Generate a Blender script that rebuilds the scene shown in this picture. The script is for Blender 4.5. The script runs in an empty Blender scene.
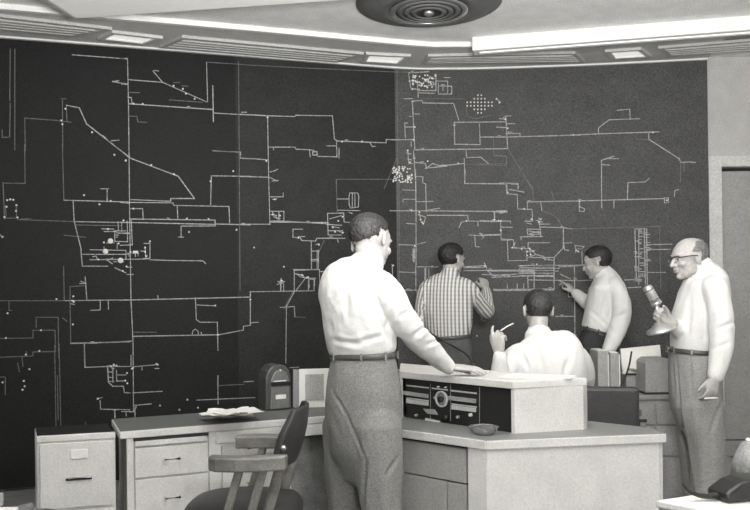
import bpy, bmesh, math, random
from mathutils import Vector, Matrix, noise
V = Vector
random.seed(7)
C = bpy.context.scene.collection
TH = 0.0125; CT, ST = math.cos(TH), math.sin(TH)
FPX = 800.0; HZ = 290.0; CAMH = 1.4

def W(px, py, Y):
    """point of the place seen at (px, py) at distance Y"""
    u = (px-375)*Y/FPX; v = -(py-HZ)*Y/FPX
    return V((u*CT+v*ST, Y, CAMH-u*ST+v*CT))
def onz(px, py, z):
    d = W(px, py, 1.0)-V((0, 0, CAMH))
    t = (z-CAMH)/d.z
    return V((d.x*t, t, z))

# ------------------------------------------------------------ materials
def nt(name):
    m = bpy.data.materials.new(name); m.use_nodes = True
    return m, m.node_tree, m.node_tree.nodes['Principled BSDF']
def mat(name, col, rough=.6, metal=0, grain=.16, gscale=120, mottle=.06, mscale=9, bump=0, bscale=60, spec=.5, transmission=0):
    m, t, b = nt(name)
    if not isinstance(col, tuple): col = (col*1.005, col, col*.98)
    b.inputs['Roughness'].default_value = rough; b.inputs['Metallic'].default_value = metal
    b.inputs['Specular IOR Level'].default_value = spec
    if transmission: b.inputs['Transmission Weight'].default_value = transmission
    tc = t.nodes.new('ShaderNodeTexCoord')
    n1 = t.nodes.new('ShaderNodeTexNoise'); n1.inputs['Scale'].default_value = gscale; n1.inputs['Detail'].default_value = 1
    n2 = t.nodes.new('ShaderNodeTexNoise'); n2.inputs['Scale'].default_value = mscale; n2.inputs['Detail'].default_value = 4
    for n in (n1, n2): t.links.new(tc.outputs['Object'], n.inputs['Vector'])
    def remap(n, a):
        r = t.nodes.new('ShaderNodeMapRange'); r.inputs['From Min'].default_value = .3; r.inputs['From Max'].default_value = .7
        r.inputs['To Min'].default_value = 1-a; r.inputs['To Max'].default_value = 1+a
        t.links.new(n.outputs['Fac'], r.inputs['Value']); return r
    r1, r2 = remap(n1, grain), remap(n2, mottle)
    mu = t.nodes.new('ShaderNodeMath'); mu.operation = 'MULTIPLY'
    t.links.new(r1.outputs[0], mu.inputs[0]); t.links.new(r2.outputs[0], mu.inputs[1])
    vm = t.nodes.new('ShaderNodeVectorMath'); vm.operation = 'SCALE'
    vm.inputs[0].default_value = col; t.links.new(mu.outputs[0], vm.inputs['Scale'])
    t.links.new(vm.outputs[0], b.inputs['Base Color'])
    if bump:
        n3 = t.nodes.new('ShaderNodeTexNoise'); n3.inputs['Scale'].default_value = bscale; n3.inputs['Detail'].default_value = 3
        t.links.new(tc.outputs['Object'], n3.inputs['Vector'])
        bp = t.nodes.new('ShaderNodeBump'); bp.inputs['Strength'].default_value = bump; bp.inputs['Distance'].default_value = .01
        t.links.new(n3.outputs['Fac'], bp.inputs['Height']); t.links.new(bp.outputs[0], b.inputs['Normal'])
    return m
def emis(name, col, s):
    m, t, b = nt(name)
    b.inputs['Base Color'].default_value = (*col, 1)
    b.inputs['Emission Color'].default_value = (*col, 1); b.inputs['Emission Strength'].default_value = s
    return m

# ------------------------------------------------------------ mesh helpers
class B:
    def __init__(s): s.bm = bmesh.new()
    def quad(s, *p):
        vs = [s.bm.verts.new(V(q)) for q in p]; return s.bm.faces.new(vs)
    def hexa(s, lo, hi):
        """lo and hi: matching loops of points, closed side walls"""
        a = [s.bm.verts.new(V(q)) for q in lo]; b = [s.bm.verts.new(V(q)) for q in hi]
        n = len(a)
        s.bm.faces.new(a[::-1]); s.bm.faces.new(b)
        for i in range(n):
            s.bm.faces.new((a[i], a[(i+1) % n], b[(i+1) % n], b[i]))
        return s
    def prism(s, xy, z0, z1):
        return s.hexa([(p[0], p[1], z0) for p in xy], [(p[0], p[1], z1) for p in xy])
    def box(s, x0, x1, y0, y1, z0, z1):
        return s.prism([(x0, y0), (x1, y0), (x1, y1), (x0, y1)], z0, z1)
    def obox(s, c, ax, ay, az, hx, hy, hz):
        c, ax, ay, az = V(c), V(ax), V(ay), V(az)
        lo = [c+ax*(hx*i)+ay*(hy*j)-az*hz for i, j in ((-1, -1), (1, -1), (1, 1), (-1, 1))]
        hi = [p+az*(2*hz) for p in lo]
        return s.hexa(lo, hi)
    def tube(s, pts, rad, ref=None, seg=16, sub=1, cap=True, smooth=True):
        pts = [V(p) for p in pts]
        rad = [(r, r) if not isinstance(r, (tuple, list)) else tuple(r) for r in (rad if isinstance(rad, (list, tuple)) and len(rad) == len(pts) else [rad]*len(pts))]
        if sub > 1: pts, rad = catmull(pts, rad, sub)
        n = len(pts); dirs = []
        for i in range(n):
            a = pts[max(i-1, 0)]; b = pts[min(i+1, n-1)]
            d = b-a; dirs.append(d.normalized() if d.length > 1e-9 else V((0, 0, 1)))
        if ref is None:
            ref = V((1, 0, 0)) if abs(dirs[0].x) < .8 else V((0, 1, 0))
        ref = V(ref); rings = []; ax = None
        P = list(zip(pts, rad, dirs))
        if cap:
            def ends(p, r, d, sg):
                m = min(r); out = []
                for k in (35, 62, 82):
                    k = math.radians(k)
                    out.append((p+d*(sg*m*math.sin(k)), (r[0]*math.cos(k), r[1]*math.cos(k)), d))
                return out
            P = ends(*P[0], -1)[::-1]+P+ends(*P[-1], 1)
        for p, r, d in P:
            a = (ref if ax is None else ax); 
            if ax is None or True:
                a = ref-d*ref.dot(d)
                if a.length < .15: a = (ax or V((0, 1, 0)))-d*(ax or V((0, 1, 0))).dot(d)
            a.normalize(); ax = a; b = d.cross(a)
            rings.append([s.bm.verts.new(p+a*(r[0]*math.cos(t))+b*(r[1]*math.sin(t))) for t in [2*math.pi*k/seg for k in range(seg)]])
        for A, Bq in zip(rings, rings[1:]):
            for k in range(seg):
                f = s.bm.faces.new((A[k], A[(k+1) % seg], Bq[(k+1) % seg], Bq[k])); f.smooth = smooth
        s.bm.faces.new(rings[0][::-1]); s.bm.faces.new(rings[-1])
        return s
    def cyl(s, a, b, r, seg=20, r2=None):
        return s.tube([a, b], [r, r if r2 is None else r2], seg=seg, cap=False, smooth=True)
    def ell(s, c, r, M=None, seg=20, rings=12):
        c = V(c); M = M or Matrix.Identity(3); R = []
        top = s.bm.verts.new(c+M@V((0, 0, r[2]))); bot = s.bm.verts.new(c-M@V((0, 0, r[2])))
        for i in range(1, rings):
            t = math.pi*i/rings
            R.append([s.bm.verts.new(c+M@V((r[0]*math.sin(t)*math.cos(2*math.pi*k/seg), r[1]*math.sin(t)*math.sin(2*math.pi*k/seg), r[2]*math.cos(t)))) for k in range(seg)])
        for k in range(seg):
            s.bm.faces.new((top, R[0][k], R[0][(k+1) % seg])); s.bm.faces.new((bot, R[-1][(k+1) % seg], R[-1][k]))
        for a, b in zip(R, R[1:]):
            for k in range(seg): s.bm.faces.new((a[k], b[k], b[(k+1) % seg], a[(k+1) % seg]))
        for f in s.bm.faces: f.smooth = True
        return s
    def lathe(s, c, prof, seg=40, ax=V((0, 0, 1)), close=True):
        """prof: (radius, height) along ax; closed loop profile"""
        c = V(c); ax = V(ax).normalized(); a = ax.orthogonal().normalized(); b = ax.cross(a)
        R = [[s.bm.verts.new(c+ax*h+a*(r*math.cos(2*math.pi*k/seg))+b*(r*math.sin(2*math.pi*k/seg))) for k in range(seg)] for r, h in prof]
        prs = list(zip(R, R[1:])) + ([(R[-1], R[0])] if close else [])
        for A, Bq in prs:
            for k in range(seg):
                f = s.bm.faces.new((A[k], A[(k+1) % seg], Bq[(k+1) % seg], Bq[k])); f.smooth = True
        if not close:
            s.bm.faces.new(R[0][::-1]); s.bm.faces.new(R[-1])
        return s
def catmull(pts, rad, sub):
    n = len(pts); P = []; R = []
    def cr(a, b, c, d, t): return 0.5*((2*b)+(c-a)*t+(2*a-5*b+4*c-d)*t*t+(3*b-a-3*c+d)*t**3)
    for i in range(n-1):
        q = [pts[max(i-1, 0)], pts[i], pts[i+1], pts[min(i+2, n-1)]]; w = [V(rad[max(i-1, 0)]), V(rad[i]), V(rad[i+1]), V(rad[min(i+2, n-1)])]
        for k in range(sub):
            t = k/sub; P.append(cr(*q, t)); R.append(tuple(cr(*w, t)))
    P.append(pts[-1]); R.append(rad[-1]); return P, R

def worldloc(o):
    v = V((0, 0, 0))
    while o: v += o.location; o = o.parent
    return v
def obj(name, b, m, parent=None, bevel=0, base=None, smooth=False):
    bm = b.bm if isinstance(b, B) else b
    bmesh.ops.recalc_face_normals(bm, faces=bm.faces)
    if smooth:
        for f in bm.faces: f.smooth = True
    off = worldloc(parent) if parent else V(base or (0, 0, 0))
    bmesh.ops.translate(bm, verts=bm.verts, vec=-off)
    me = bpy.data.meshes.new(name); bm.to_mesh(me); bm.free()
    o = bpy.data.objects.new(name, me); C.objects.link(o)
    if parent: o.parent = parent
    elif base: o.location = base
    for q in (m if isinstance(m, list) else [m]): me.materials.append(q)
    if bevel:
        bv = o.modifiers.new('bevel', 'BEVEL'); bv.width = bevel; bv.segments = 2; bv.limit_method = 'ANGLE'; bv.angle_limit = .6
    return o
def thing(name, loc, label, cat, group=None):
    o = bpy.data.objects.new(name, None); C.objects.link(o); o.location = loc; o.empty_display_size = .1
    o['label'] = label; o['category'] = cat
    if group: o['group'] = group
    return o
def tag(o, label, cat, group=None):
    o['label'] = label; o['category'] = cat
    if group: o['group'] = group
    return o
def struct(o): o['kind'] = 'structure'; return o
def remeshed(b, voxel, smooth=4):
    """one watertight skin around overlapping volumes; returns a bmesh"""
    bmesh.ops.recalc_face_normals(b.bm, faces=b.bm.faces)
    me = bpy.data.meshes.new('tmp'); b.bm.to_mesh(me); b.bm.free()
    o = bpy.data.objects.new('tmp', me); C.objects.link(o)
    r = o.modifiers.new('r', 'REMESH'); r.mode = 'VOXEL'; r.voxel_size = voxel; r.adaptivity = 0
    if smooth:
        q = o.modifiers.new('s', 'CORRECTIVE_SMOOTH') if False else o.modifiers.new('s', 'SMOOTH'); q.factor = .5; q.iterations = smooth
    dg = bpy.context.evaluated_depsgraph_get(); dg.update()
    ev = o.evaluated_get(dg); me2 = bpy.data.meshes.new_from_object(ev)
    bm = bmesh.new(); bm.from_mesh(me2)
    bpy.data.objects.remove(o); bpy.data.meshes.remove(me); bpy.data.meshes.remove(me2)
    for f in bm.faces: f.smooth = True
    bm.normal_update()
    return bm

# ------------------------------------------------------------ palette
M = {}
M['board_l'] = mat('board_dark_shaded_left', .013, .62, grain=.34, gscale=85, mottle=.12, mscale=4, spec=.22)
M['board_m'] = mat('board_dark_halflit_middle', .026, .62, grain=.34, gscale=85, mottle=.15, mscale=6, spec=.22)
M['board_r'] = mat('board_dark_lit_right', .078, .6, grain=.34, gscale=85, mottle=.12, mscale=5, spec=.22)  # panels differ at the seams; their tones also carry the light from the right
M['line'] = mat('line_white', .40, .7, grain=.35, gscale=60)
M['faint'] = mat('line_grey', .14, .7, grain=.35, gscale=60)
M['white'] = mat('enamel_white', (.84, .83, .80), .5, grain=.06)
M['ceiling'] = mat('ceiling_plaster', (.86, .855, .83), .9, grain=.12, gscale=90, bump=.1)
M['soffit'] = mat('soffit_grey', (.60, .595, .575), .8, grain=.10, gscale=90)
M['wall'] = mat('wall_plaster', (.52, .51, .49), .9, grain=.14, gscale=110)
M['floor'] = mat('floor_tile', (.20, .20, .195), .5, grain=.2, gscale=60, mottle=.2)
M['casing'] = mat('door_casing', (.64, .63, .60), .6)
M['door'] = mat('door_grey', (.36, .355, .34), .6, grain=.14, gscale=110)
M['dark'] = mat('dark_recess', .03, .8)
M['deskwhite'] = mat('desk_light_enamel', (.70, .684, .655), .45, grain=.08)
M['desktop'] = mat('desk_linoleum', (.20, .202, .195), .45, grain=.2, gscale=120)
M['desktop_dark'] = mat('desk_linoleum_dark', (.13, .133, .128), .5, grain=.25, gscale=120)
M['deskgrey'] = mat('desk_grey_enamel_and_shade', (.34, .335, .32), .5, grain=.14, gscale=120)  # true grey on the steel desk, painted shade on the console desk's drawer side
M['modesty'] = mat('desk_modesty_mottled', (.21, .21, .205), .5, grain=.2, mottle=.5, mscale=7)
M['black'] = mat('black_enamel', .012, .4)
M['blackpanel'] = mat('radio_panel_black', .016, .5)
M['leather'] = mat('dark_leather', (.035, .034, .034), .45, bump=.3, bscale=150)
M['wood'] = mat('chair_wood', (.17, .165, .15), .4, grain=.15, mottle=.3, mscale=14)
M['paper'] = mat('paper_white', (.80, .785, .74), .8, grain=.04)
M['metal'] = mat('bright_metal', .7, .25, 1, grain=.03)
M['chrome'] = mat('microphone_metal', .62, .32, .85, grain=.05)
M['gunmetal'] = mat('diffuser_metal', .16, .6, .2, grain=.1)
M['device'] = mat('time_stamp_grey', (.085, .085, .083), .4, .2)
M['device_front'] = mat('time_stamp_front', (.17, .17, .165), .4, .2)
M['pad'] = mat('pad_grey', (.38, .38, .36), .7)
M['skin'] = mat('skin', (.42, .40, .38), .5, grain=.08, mottle=.1, mscale=30, bump=.08, bscale=200)
M['skin_dark'] = mat('skin_shade', (.34, .33, .31), .5, grain=.08, mottle=.1, mscale=30)
M['shirt'] = mat('shirt_white', (.70, .69, .665), .85, grain=.04, bump=.55, bscale=22)
M['trouser'] = mat('trouser_grey', (.215, .213, .205), .9, grain=.22, gscale=150, bump=.2, bscale=60)
M['trouser_e'] = mat('trouser_light_grey', (.30, .297, .285), .9, grain=.2, gscale=150, bump=.2, bscale=60)
M['trouser_b'] = mat('trouser_dark_grey', (.085, .087, .085), .9, grain=.3, gscale=250)
M['trouser_d'] = mat('trouser_charcoal', (.035, .036, .037), .9, grain=.25, gscale=250)
M['hair_dark'] = mat('hair_dark', (.018, .017, .017), .45, grain=.6, gscale=90, bump=.9, bscale=90)
M['hair_mid'] = mat('hair_brown', (.030, .029, .028), .4, grain=.6, gscale=90, bump=.9, bscale=90)
M['hair_grey'] = mat('hair_grey', (.16, .157, .15), .6, grain=.4, gscale=120, bump=.6, bscale=110)
M['belt'] = mat('belt_leather', (.08, .078, .073), .35)
M['belt_light'] = mat('belt_loop_cloth', (.215, .213, .205), .8)
M['shoe'] = mat('shoe_leather', .03, .3)
M['eye'] = mat('eye_white', .6, .2); M['iris'] = mat('eye_iris', .03, .2)
M['lip'] = mat('lip', (.33, .30, .28), .5)
M['rubber'] = mat('cord_rubber', .018, .5)
M['light'] = emis('lamp_diffuser', (1, .985, .94), .7)
M['light2'] = emis('lamp_lens', (1, .985, .94), .2)
M['glass'] = mat('ashtray_glass', (.8, .8, .8), .08, grain=0, transmission=.9)
M['cloth'] = mat('crumpled_cloth', (.12, .12, .125), .9)
M['slat'] = mat('louvre_grey', (.50, .495, .475), .6)
# striped shirt: thin dark stripes with faint cross threads on the cloth's own coordinates
def stripes():
    m, t, b = nt('shirt_striped'); b.inputs['Roughness'].default_value = .85
    uv = t.nodes.new('ShaderNodeUVMap'); uv.uv_map = 'cloth'
    sp = t.nodes.new('ShaderNodeSeparateXYZ'); t.links.new(uv.outputs[0], sp.inputs[0])
    def wave(out, per, lo, hi):
        a = t.nodes.new('ShaderNodeMath'); a.operation = 'MULTIPLY'; a.inputs[1].default_value = 2*math.pi/per; t.links.new(out, a.inputs[0])
        s = t.nodes.new('ShaderNodeMath'); s.operation = 'SINE'; t.links.new(a.outputs[0], s.inputs[0])
        r = t.nodes.new('ShaderNodeMapRange'); r.inputs['From Min'].default_value = lo; r.inputs['From Max'].default_value = hi; t.links.new(s.outputs[0], r.inputs['Value'])
        return r.outputs[0]
    w1 = wave(sp.outputs[0], .027, -.5, .35); w2 = wave(sp.outputs[1], .030, -1.0, -.5)
    mu = t.nodes.new('ShaderNodeMath'); mu.operation = 'MULTIPLY_ADD'; mu.inputs[1].default_value = .18; mu.inputs[2].default_value = 0.0
    t.links.new(w2, mu.inputs[0])
    ad = t.nodes.new('ShaderNodeMath'); ad.operation = 'MULTIPLY_ADD'; ad.inputs[1].default_value = .82
    t.links.new(w1, ad.inputs[0]); t.links.new(mu.outputs[0], ad.inputs[2])
    mx = t.nodes.new('ShaderNodeMix'); mx.data_type = 'RGBA'; mx.inputs['A'].default_value = (.16, .16, .16, 1); mx.inputs['B'].default_value = (.72, .70, .655, 1)
    t.links.new(ad.outputs[0], mx.inputs['Factor']); t.links.new(mx.outputs['Result'], b.inputs['Base Color'])
    return m
M['striped'] = stripes()
# ============================================================ the room shell
BOARD = [(-3.3, 5.466), (-2.66, 5.67), (-1.06, 6.18), (.183, 6.592), (.62, 6.645), (1.04, 6.64), (1.85, 6.57), (2.70, 6.45)]
TOPZ = 3.23
def board_hit(px, py, off=0.0):
    d = W(px, py, 1.0)-V((0, 0, CAMH))
    for (x0, y0), (x1, y1) in zip(BOARD, BOARD[1:]):
        ex, ey = x1-x0, y1-y0
        den = d.x*ey-ex*1.0
        if abs(den) < 1e-9: continue
        # point t*(d.x,1) on the segment
        t = (x0*ey-y0*ex)/(d.x*ey-ex)
        s = (t*d.x-x0)/ex
        if -1e-6 <= s <= 1+1e-6 or ((x0, y0) == BOARD[-2] and s > 1) or ((x0, y0) == BOARD[0] and s < 0):
            n = V((ey, -ex, 0)).normalized()
            return V((t*d.x, t, CAMH+t*d.z))+n*off, n
    return None, None
def offset_line(pts, dist):
    out = []
    for i, p in enumerate(pts):
        a = V(pts[max(i-1, 0)]); b = V(pts[min(i+1, len(pts)-1)]); t = (b-a).normalized(); n = V((t.y, -t.x))
        out.append((p[0]+n.x*dist, p[1]+n.y*dist))
    return out
def strip(b, A, Bl, z0, z1):
    for i in range(len(A)-1):
        b.prism([Bl[i], Bl[i+1], A[i+1], A[i]], z0, z1)
    return b
# smooth version of the board line for the soffit
def dens(pts, n=6):
    out = []
    P = [V((p[0], p[1], 0)) for p in pts]
    q, _ = catmull(P, [(0, 0)]*len(P), n)
    return [(p.x, p.y) for p in q]
struct(obj('floor', B().box(-3.5, 5.0, -2.5, 7.2, -.1, 0), M['floor']))
CEIL = 3.255
struct(obj('ceiling', B().box(-3.5, 5.0, -2.5, 7.2, CEIL, CEIL+.12), M['ceiling']))
struct(obj('wall_left', B().box(-3.5, -3.4, -2.5, 7.2, 0, CEIL), M['wall']))
struct(obj('wall_right', B().box(4.9, 5.0, -2.5, 7.2, 0, CEIL), M['wall']))
back = offset_line(BOARD, -.05); back2 = offset_line(BOARD, -.2)
struct(obj('wall_back', strip(B(), back2, back, 0, CEIL), M['wall']))
WY = 6.50
# wall beside the board, with the doorway cut in it
DX0, DX1, DZ = 2.82, 3.82, 2.365
w = B(); w.box(2.715, DX0-.09, WY, WY+.15, 0, CEIL); w.box(DX0-.09, DX1+.09, WY, WY+.15, DZ+.05, CEIL); w.box(DX1+.09, 4.9, WY, WY+.15, 0, CEIL)
struct(obj('wall_far_right', w, M['wall']))
d = B().box(DX0+.012, DX1-.012, WY+.05, WY+.09, .14, DZ-.03)
door = struct(obj('door_1', d, M['door'], base=(DX0, WY, 0)))
fr = B(); fr.box(DX0-.105, DX0, WY-.02, WY+.12, 0, DZ+.085); fr.box(DX1, DX1+.105, WY-.02, WY+.12, 0, DZ+.085); fr.box(DX0, DX1, WY-.02, WY+.12, DZ, DZ+.085)
obj('door_frame', fr, M['casing'], door)
obj('kick_plate', B().box(DX0+.012, DX1-.012, WY+.052, WY+.09, .005, .13), M['deskgrey'], door)
hd = B(); hd.lathe((DX1-.1, WY+.0, 1.0), [(.012, .05), (.012, .03), (.03, .02), (.03, -.0), (.02, -.01)], 20, V((0, 1, 0)), close=False)
obj('door_knob', hd, M['metal'], door)
struct(obj('wall_beyond_door', B().box(DX0-.09, DX1+.09, WY+.13, WY+.16, 0, DZ+.05), M['dark']))
struct(obj('baseboard_right', B().box(DX1+.105, 4.9, WY-.015, WY, 0, .1), M['deskgrey']))
# soffit above the board
sb = dens(BOARD); si = offset_line(sb, .60); so = offset_line(sb, -.15)
struct(obj('trim_1', strip(B(), so, si, TOPZ, CEIL), M['soffit']))
l1 = offset_line(sb, .60); l2 = offset_line(sb, .64)
struct(obj('trim_2', strip(B(), l1, l2, TOPZ-.010, CEIL), M['white']))
e1 = offset_line(sb, .0); e2 = offset_line(sb, .030)
struct(obj('trim_3', strip(B(), e1, e2, TOPZ-.012, TOPZ), M['white']))

# ---------------- ceiling lights in the soffit
def soff(px, py): return onz(px, py, TOPZ)
def troffer(corners, label, slats):
    """corners: four pixels (far-left, far-right, near-right, near-left)"""
    P = [soff(*c) for c in corners]; c = sum(P, V((0, 0, 0)))/4
    t = thing('recessed_ceiling_light', (c.x, c.y, TOPZ-.02), label, 'ceiling light', 'lights let into the soffit')
    fr = B(); inn = [c+(p-c)*(1-.035/max((p-c).length, .2)) for p in P]
    inn = []
    for i, p in enumerate(P):
        a = (P[(i+1) % 4]-p).normalized(); b = (P[(i-1) % 4]-p).normalized(); inn.append(p+(a+b)*.035)
    for i in range(4):
        j = (i+1) % 4
        fr.hexa([P[i]-V((0, 0, .02)), P[j]-V((0, 0, .02)), inn[j]-V((0, 0, .02)), inn[i]-V((0, 0, .02))], [P[i], P[j], inn[j], inn[i]])
    obj('light_frame', fr, M['slat'] if slats else M['soffit'], t)
    g = [V(q) for q in inn]
    obj('light_panel', B().hexa([q-V((0, 0, .008)) for q in g], g), M['slat'] if slats else M['light'], t)
    for k in range(slats):
        f = (k+1)/(slats+1); a = inn[0].lerp(inn[3], f); b = inn[1].lerp(inn[2], f); d = (b-a).normalized(); n = V((-d.y, d.x, 0))*.012
        obj('louvre', B().hexa([a-n-V((0, 0, .022)), b-n-V((0, 0, .022)), b+n-V((0, 0, .022)), a+n-V((0, 0, .022))], [a-n, b-n, b+n, a+n]), M['slat'], t)
    return t
troffer([(-60, 22), (75, 34), (112, 27), (-50, 8)], 'long louvred light in the soffit at the far left end of the board', 3)
troffer([(97, 37), (145, 42.5), (163, 36), (112, 30)], 'small lit square light left of the long middle louvred light', 0)
troffer([(160, 45), (338, 60), (364, 52), (182, 35)], 'long louvred light in the soffit above the middle of the board', 3)
troffer([(361, 60), (400, 62.5), (411, 54), (366, 52)], 'small lit square light straight behind the round ceiling diffuser', 0)
troffer([(421, 62), (585, 60), (575, 51), (428, 54)], 'long louvred light behind the left half of the long fluorescent box', 3)
troffer([(612, 57.5), (652, 55), (641, 47), (605, 49.5)], 'small lit square light above the head of the man pointing', 0)
troffer([(668, 54), (800, 46), (790, 35), (658, 46)], 'long louvred light in the soffit at the far right end of the board', 3)
# long surface boxes
def boxlight(p, q, width, h, label, bev=.02):
    p, q = V(p), V(q); d = (q-p).normalized(); n = V((d.y, -d.x))*width
    c = (p+q)/2
    t = thing('fluorescent_ceiling_light', (c.x, c.y, CEIL), label, 'ceiling light', 'long fluorescent boxes under the ceiling')
    xy = [tuple(p), tuple(q), tuple(q+n), tuple(p+n)]
    obj('light_housing', B().prism(xy, CEIL-h, CEIL), M['white'], t, bevel=bev)
    ins = lambda a, k: tuple(a)
    u = d*.05; m = n.normalized()*.05
    obj('light_lens', B().prism([tuple(p+u+m), tuple(q-u+m), tuple(q-u+n-m), tuple(p+u+n-m)], CEIL-h-.008, CEIL-h+.01), M['light2'], t)
    return t
a = onz(472, 37, CEIL); b_ = onz(752, 15, CEIL)
dv = (b_-a).normalized()
e = a+dv*3.2; nn = V((-dv.y, dv.x, 0))*.13
boxlight((a+nn).xy, (e+nn).xy, .13, .10, 'long white fluorescent box under the ceiling at the upper right', .006)
a = onz(73, 20, CEIL-.08); b_ = onz(380, -1, CEIL-.08); dv = (b_-a).normalized(); e = a+dv*2.6
boxlight(a.xy, e.xy, .55, .08, 'wide white fluorescent box under the ceiling at the upper left')
# round diffuser
cc = V((.370, 5.17, CEIL))
t = thing('ceiling_air_diffuser', cc, 'large round dark metal air diffuser with stepped rings under the ceiling', 'air diffuser')
obj('outer_dish', B().lathe(cc, [(.47, 0), (.47, -.010), (.40, -.030), (.31, -.055), (.26, -.060), (.255, -.052), (.30, -.045), (.40, -.018), (.46, 0)], 72), M['gunmetal'], t)
for k, (r, z) in enumerate(((.235, -.056), (.19, -.060), (.145, -.064), (.10, -.066))):
    obj('ring', B().lathe(cc, [(r+.016, z), (r+.018, z-.006), (r-.018, z-.012), (r-.020, z-.006)], 56), M['chrome'] if k == 0 else M['gunmetal'], t)
obj('centre_cap', B().lathe(cc, [(.0, -.04), (.030, -.05), (.036, -.075), (.02, -.088), (.0, -.09)], 32, close=False), M['chrome'], t)
obj('throat', B().lathe(cc, [(.0, -.002), (.42, -.002), (.36, -.03), (0, -.036)], 48, close=False), M['gunmetal'], t)
# ============================================================ the wall diagram
bt = thing('system_diagram_board', (0.0, 6.5, 0.0), 'huge dark wall board drawn with white circuit lines behind the men', 'wall diagram')
def panel(name, i0, i1, x0=None, x1=None, m=None, zt=TOPZ-.012):
    pts = BOARD[i0:i1+1]
    return obj(name, strip(B(), offset_line(BOARD, -.048)[i0:i1+1], pts, .02, zt), m, bt)
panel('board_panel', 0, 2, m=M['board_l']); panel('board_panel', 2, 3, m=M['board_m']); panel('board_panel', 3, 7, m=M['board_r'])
segs = []; dots = []
def F(x0, y0, s, text):
    """one block of traced circuit: 'x,y x,y ...;' polylines, '*' faint, '!' bold, 'o' dots"""
    for ln in text.replace('\n', ' ').split(';'):
        ln = ln.strip()
        if not ln: continue
        k = 'n'
        if ln[0] in '*!o': k, ln = ln[0], ln[1:]
        P = [tuple(float(c) for c in p.split(',')) for p in ln.split()]
        P = [(x0+a/s, y0+b/s) for a, b in P]
        if k == 'o': dots.extend(P)
        else: segs.append((k, P))
F(0, 0, 1, """127.5,59 128.5,105 129,150 129.5,206 131,300 133,342 133.5,412; *397,66 397.5,200 398,330; *238.5,62 239,130 240,290""")
F(0, 45, 4.854, """350,48 615,68; 545,178 618,190; !548,176 572,180; *297,260 322,262; *303,260 305,510; 322,293 385,305; !385,305 420,383 580,508;
*322,293 325,370; *285,368 345,375; *120,355 300,368; *120,355 123,510; *50,20 48,270; *50,283 47,448 10,448; *72,20 72,510; *10,410 12,445; 590,190 620,192; 540,465 578,462;
500,440 530,470; o447,424 318,310 298,367 303,385""")
F(120, 55, 4.854, """*0,18 35,15; 40,120 205,133; 160,78 207,133 420,228; 165,75 188,78; 420,35 425,228; *420,35 575,45 631,50; *240,218 400,230; !42,237 450,265; !450,150 453,325; 455,282 631,292;
*42,182 95,183; 38,205 55,207 58,235; *42,297 82,298 86,325 130,327; 450,465 583,472 585,502 631,505; 590,278 615,278; *300,150 330,152; *260,135 290,133; o260,150 305,165 320,188 362,213 65,237 110,238""")
F(240, 60, 3.922, """*0,18 260,32 620,48 660,48; !0,213 108,219; 108,219 215,222 218,217 362,219 370,310 382,318; !382,318 572,325; 573,325 573,312 660,313;
108,222 113,510; 115,342 215,342 220,350 272,352 275,380; 272,352 290,355; 305,378 380,380 378,318; 340,337 378,337; 388,345 388,385; !285,360 302,360 302,373 285,373 285,360;
0,385 60,388 108,392; 0,457 115,460 145,475; 115,440 135,435 148,428; *378,468 620,468; *378,468 378,510; *565,505 615,385; 2,360 2,385; 510,325 518,340 530,338; 130,342 132,352; 125,475 150,472;
o108,225 103,396 400,320 478,320""")
F(0, 145, 4.854, """*120,0 122,187 20,185; *15,182 22,360; *303,0 310,268; 310,268 630,277; !550,0 630,60; 355,268 360,370 395,510; *85,362 360,372; 360,372 630,377; 520,212 520,275; 488,213 528,212; *310,438 415,448; *370,388 590,392;
*590,377 592,430; 505,420 565,420; 575,428 630,430; *35,268 65,265; *80,290 78,320; 0,435 12,448; *25,290 30,345; *80,300 80,355 25,355; *100,360 150,358;
o35,268 50,264 65,266 80,292 32,300 78,320 22,350 85,352 408,244 555,48 610,77 483,288 537,272 12,446""")
F(120, 150, 4.636, """!0,0 45,37 270,122 345,225 235,225 235,238; 235,238 48,230; 48,243 245,245 250,257 505,262 508,338; 0,243 40,247; 420,255 423,120 603,122; *435,2 555,12 560,40 603,42; 265,257 268,318; 48,272 105,272 107,318;
!48,320 440,325 442,352; 442,352 283,353 283,403; 270,404 295,404; !0,335 440,345; !442,343 603,347; 52,320 57,440 0,442; 8,338 8,385 45,385; o62,272 145,70 250,112 525,98 310,318 410,320 320,380 540,370 27,48 420,145""")
F(90, 210, 7.175, """0,285 258,290 258,355; 0,357 400,352 430,345 430,225; 430,357 574,362; 574,362 810,365 830,385; 85,135 170,137; 170,150 255,150; 175,150 178,225 270,228 267,80; 200,85 205,150; 120,237 175,235; 195,240 195,275; 100,265 102,320;
!180,415 255,450; 265,410 300,410; 265,462 310,462; !120,362 165,345; !130,365 160,385; 170,370 190,372; 205,372 240,372; 270,310 350,310; 290,290 290,310; 280,310 280,335; 325,310 325,335; 345,310 345,330;
385,240 430,240; !395,265 400,345; 365,295 400,297; 20,335 45,330 50,350; 185,165 210,165; 185,195 200,195; 180,180 205,180; !380,350 425,348; o100,233 128,137 235,437 262,405 240,75 60,355 395,270 395,300 405,330 430,225 290,300 205,240""")
F(0, 250, 4.638, """375,0 382,75 500,75; 382,20 603,20; *0,235 300,235; 300,235 603,231; *295,75 298,232; 395,125 403,232; 370,155 400,155; *325,170 390,165; *325,170 325,250; *42,235 42,280 55,280; 465,232 465,278 420,280; 502,232 503,275;
*168,312 270,312 272,500; *168,312 168,360; *153,372 255,372 258,470 155,472 152,492 0,498; *153,372 153,408 0,410; *325,245 328,432; 328,432 603,425; 392,432 392,510; *290,315 310,330; !410,432 450,432; 330,250 345,252; 375,145 390,150;
*122,470 125,490; *540,232 565,236; o35,293 28,408 340,215 338,345 120,485 183,468 190,372 335,235 342,240 262,228""")
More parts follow.
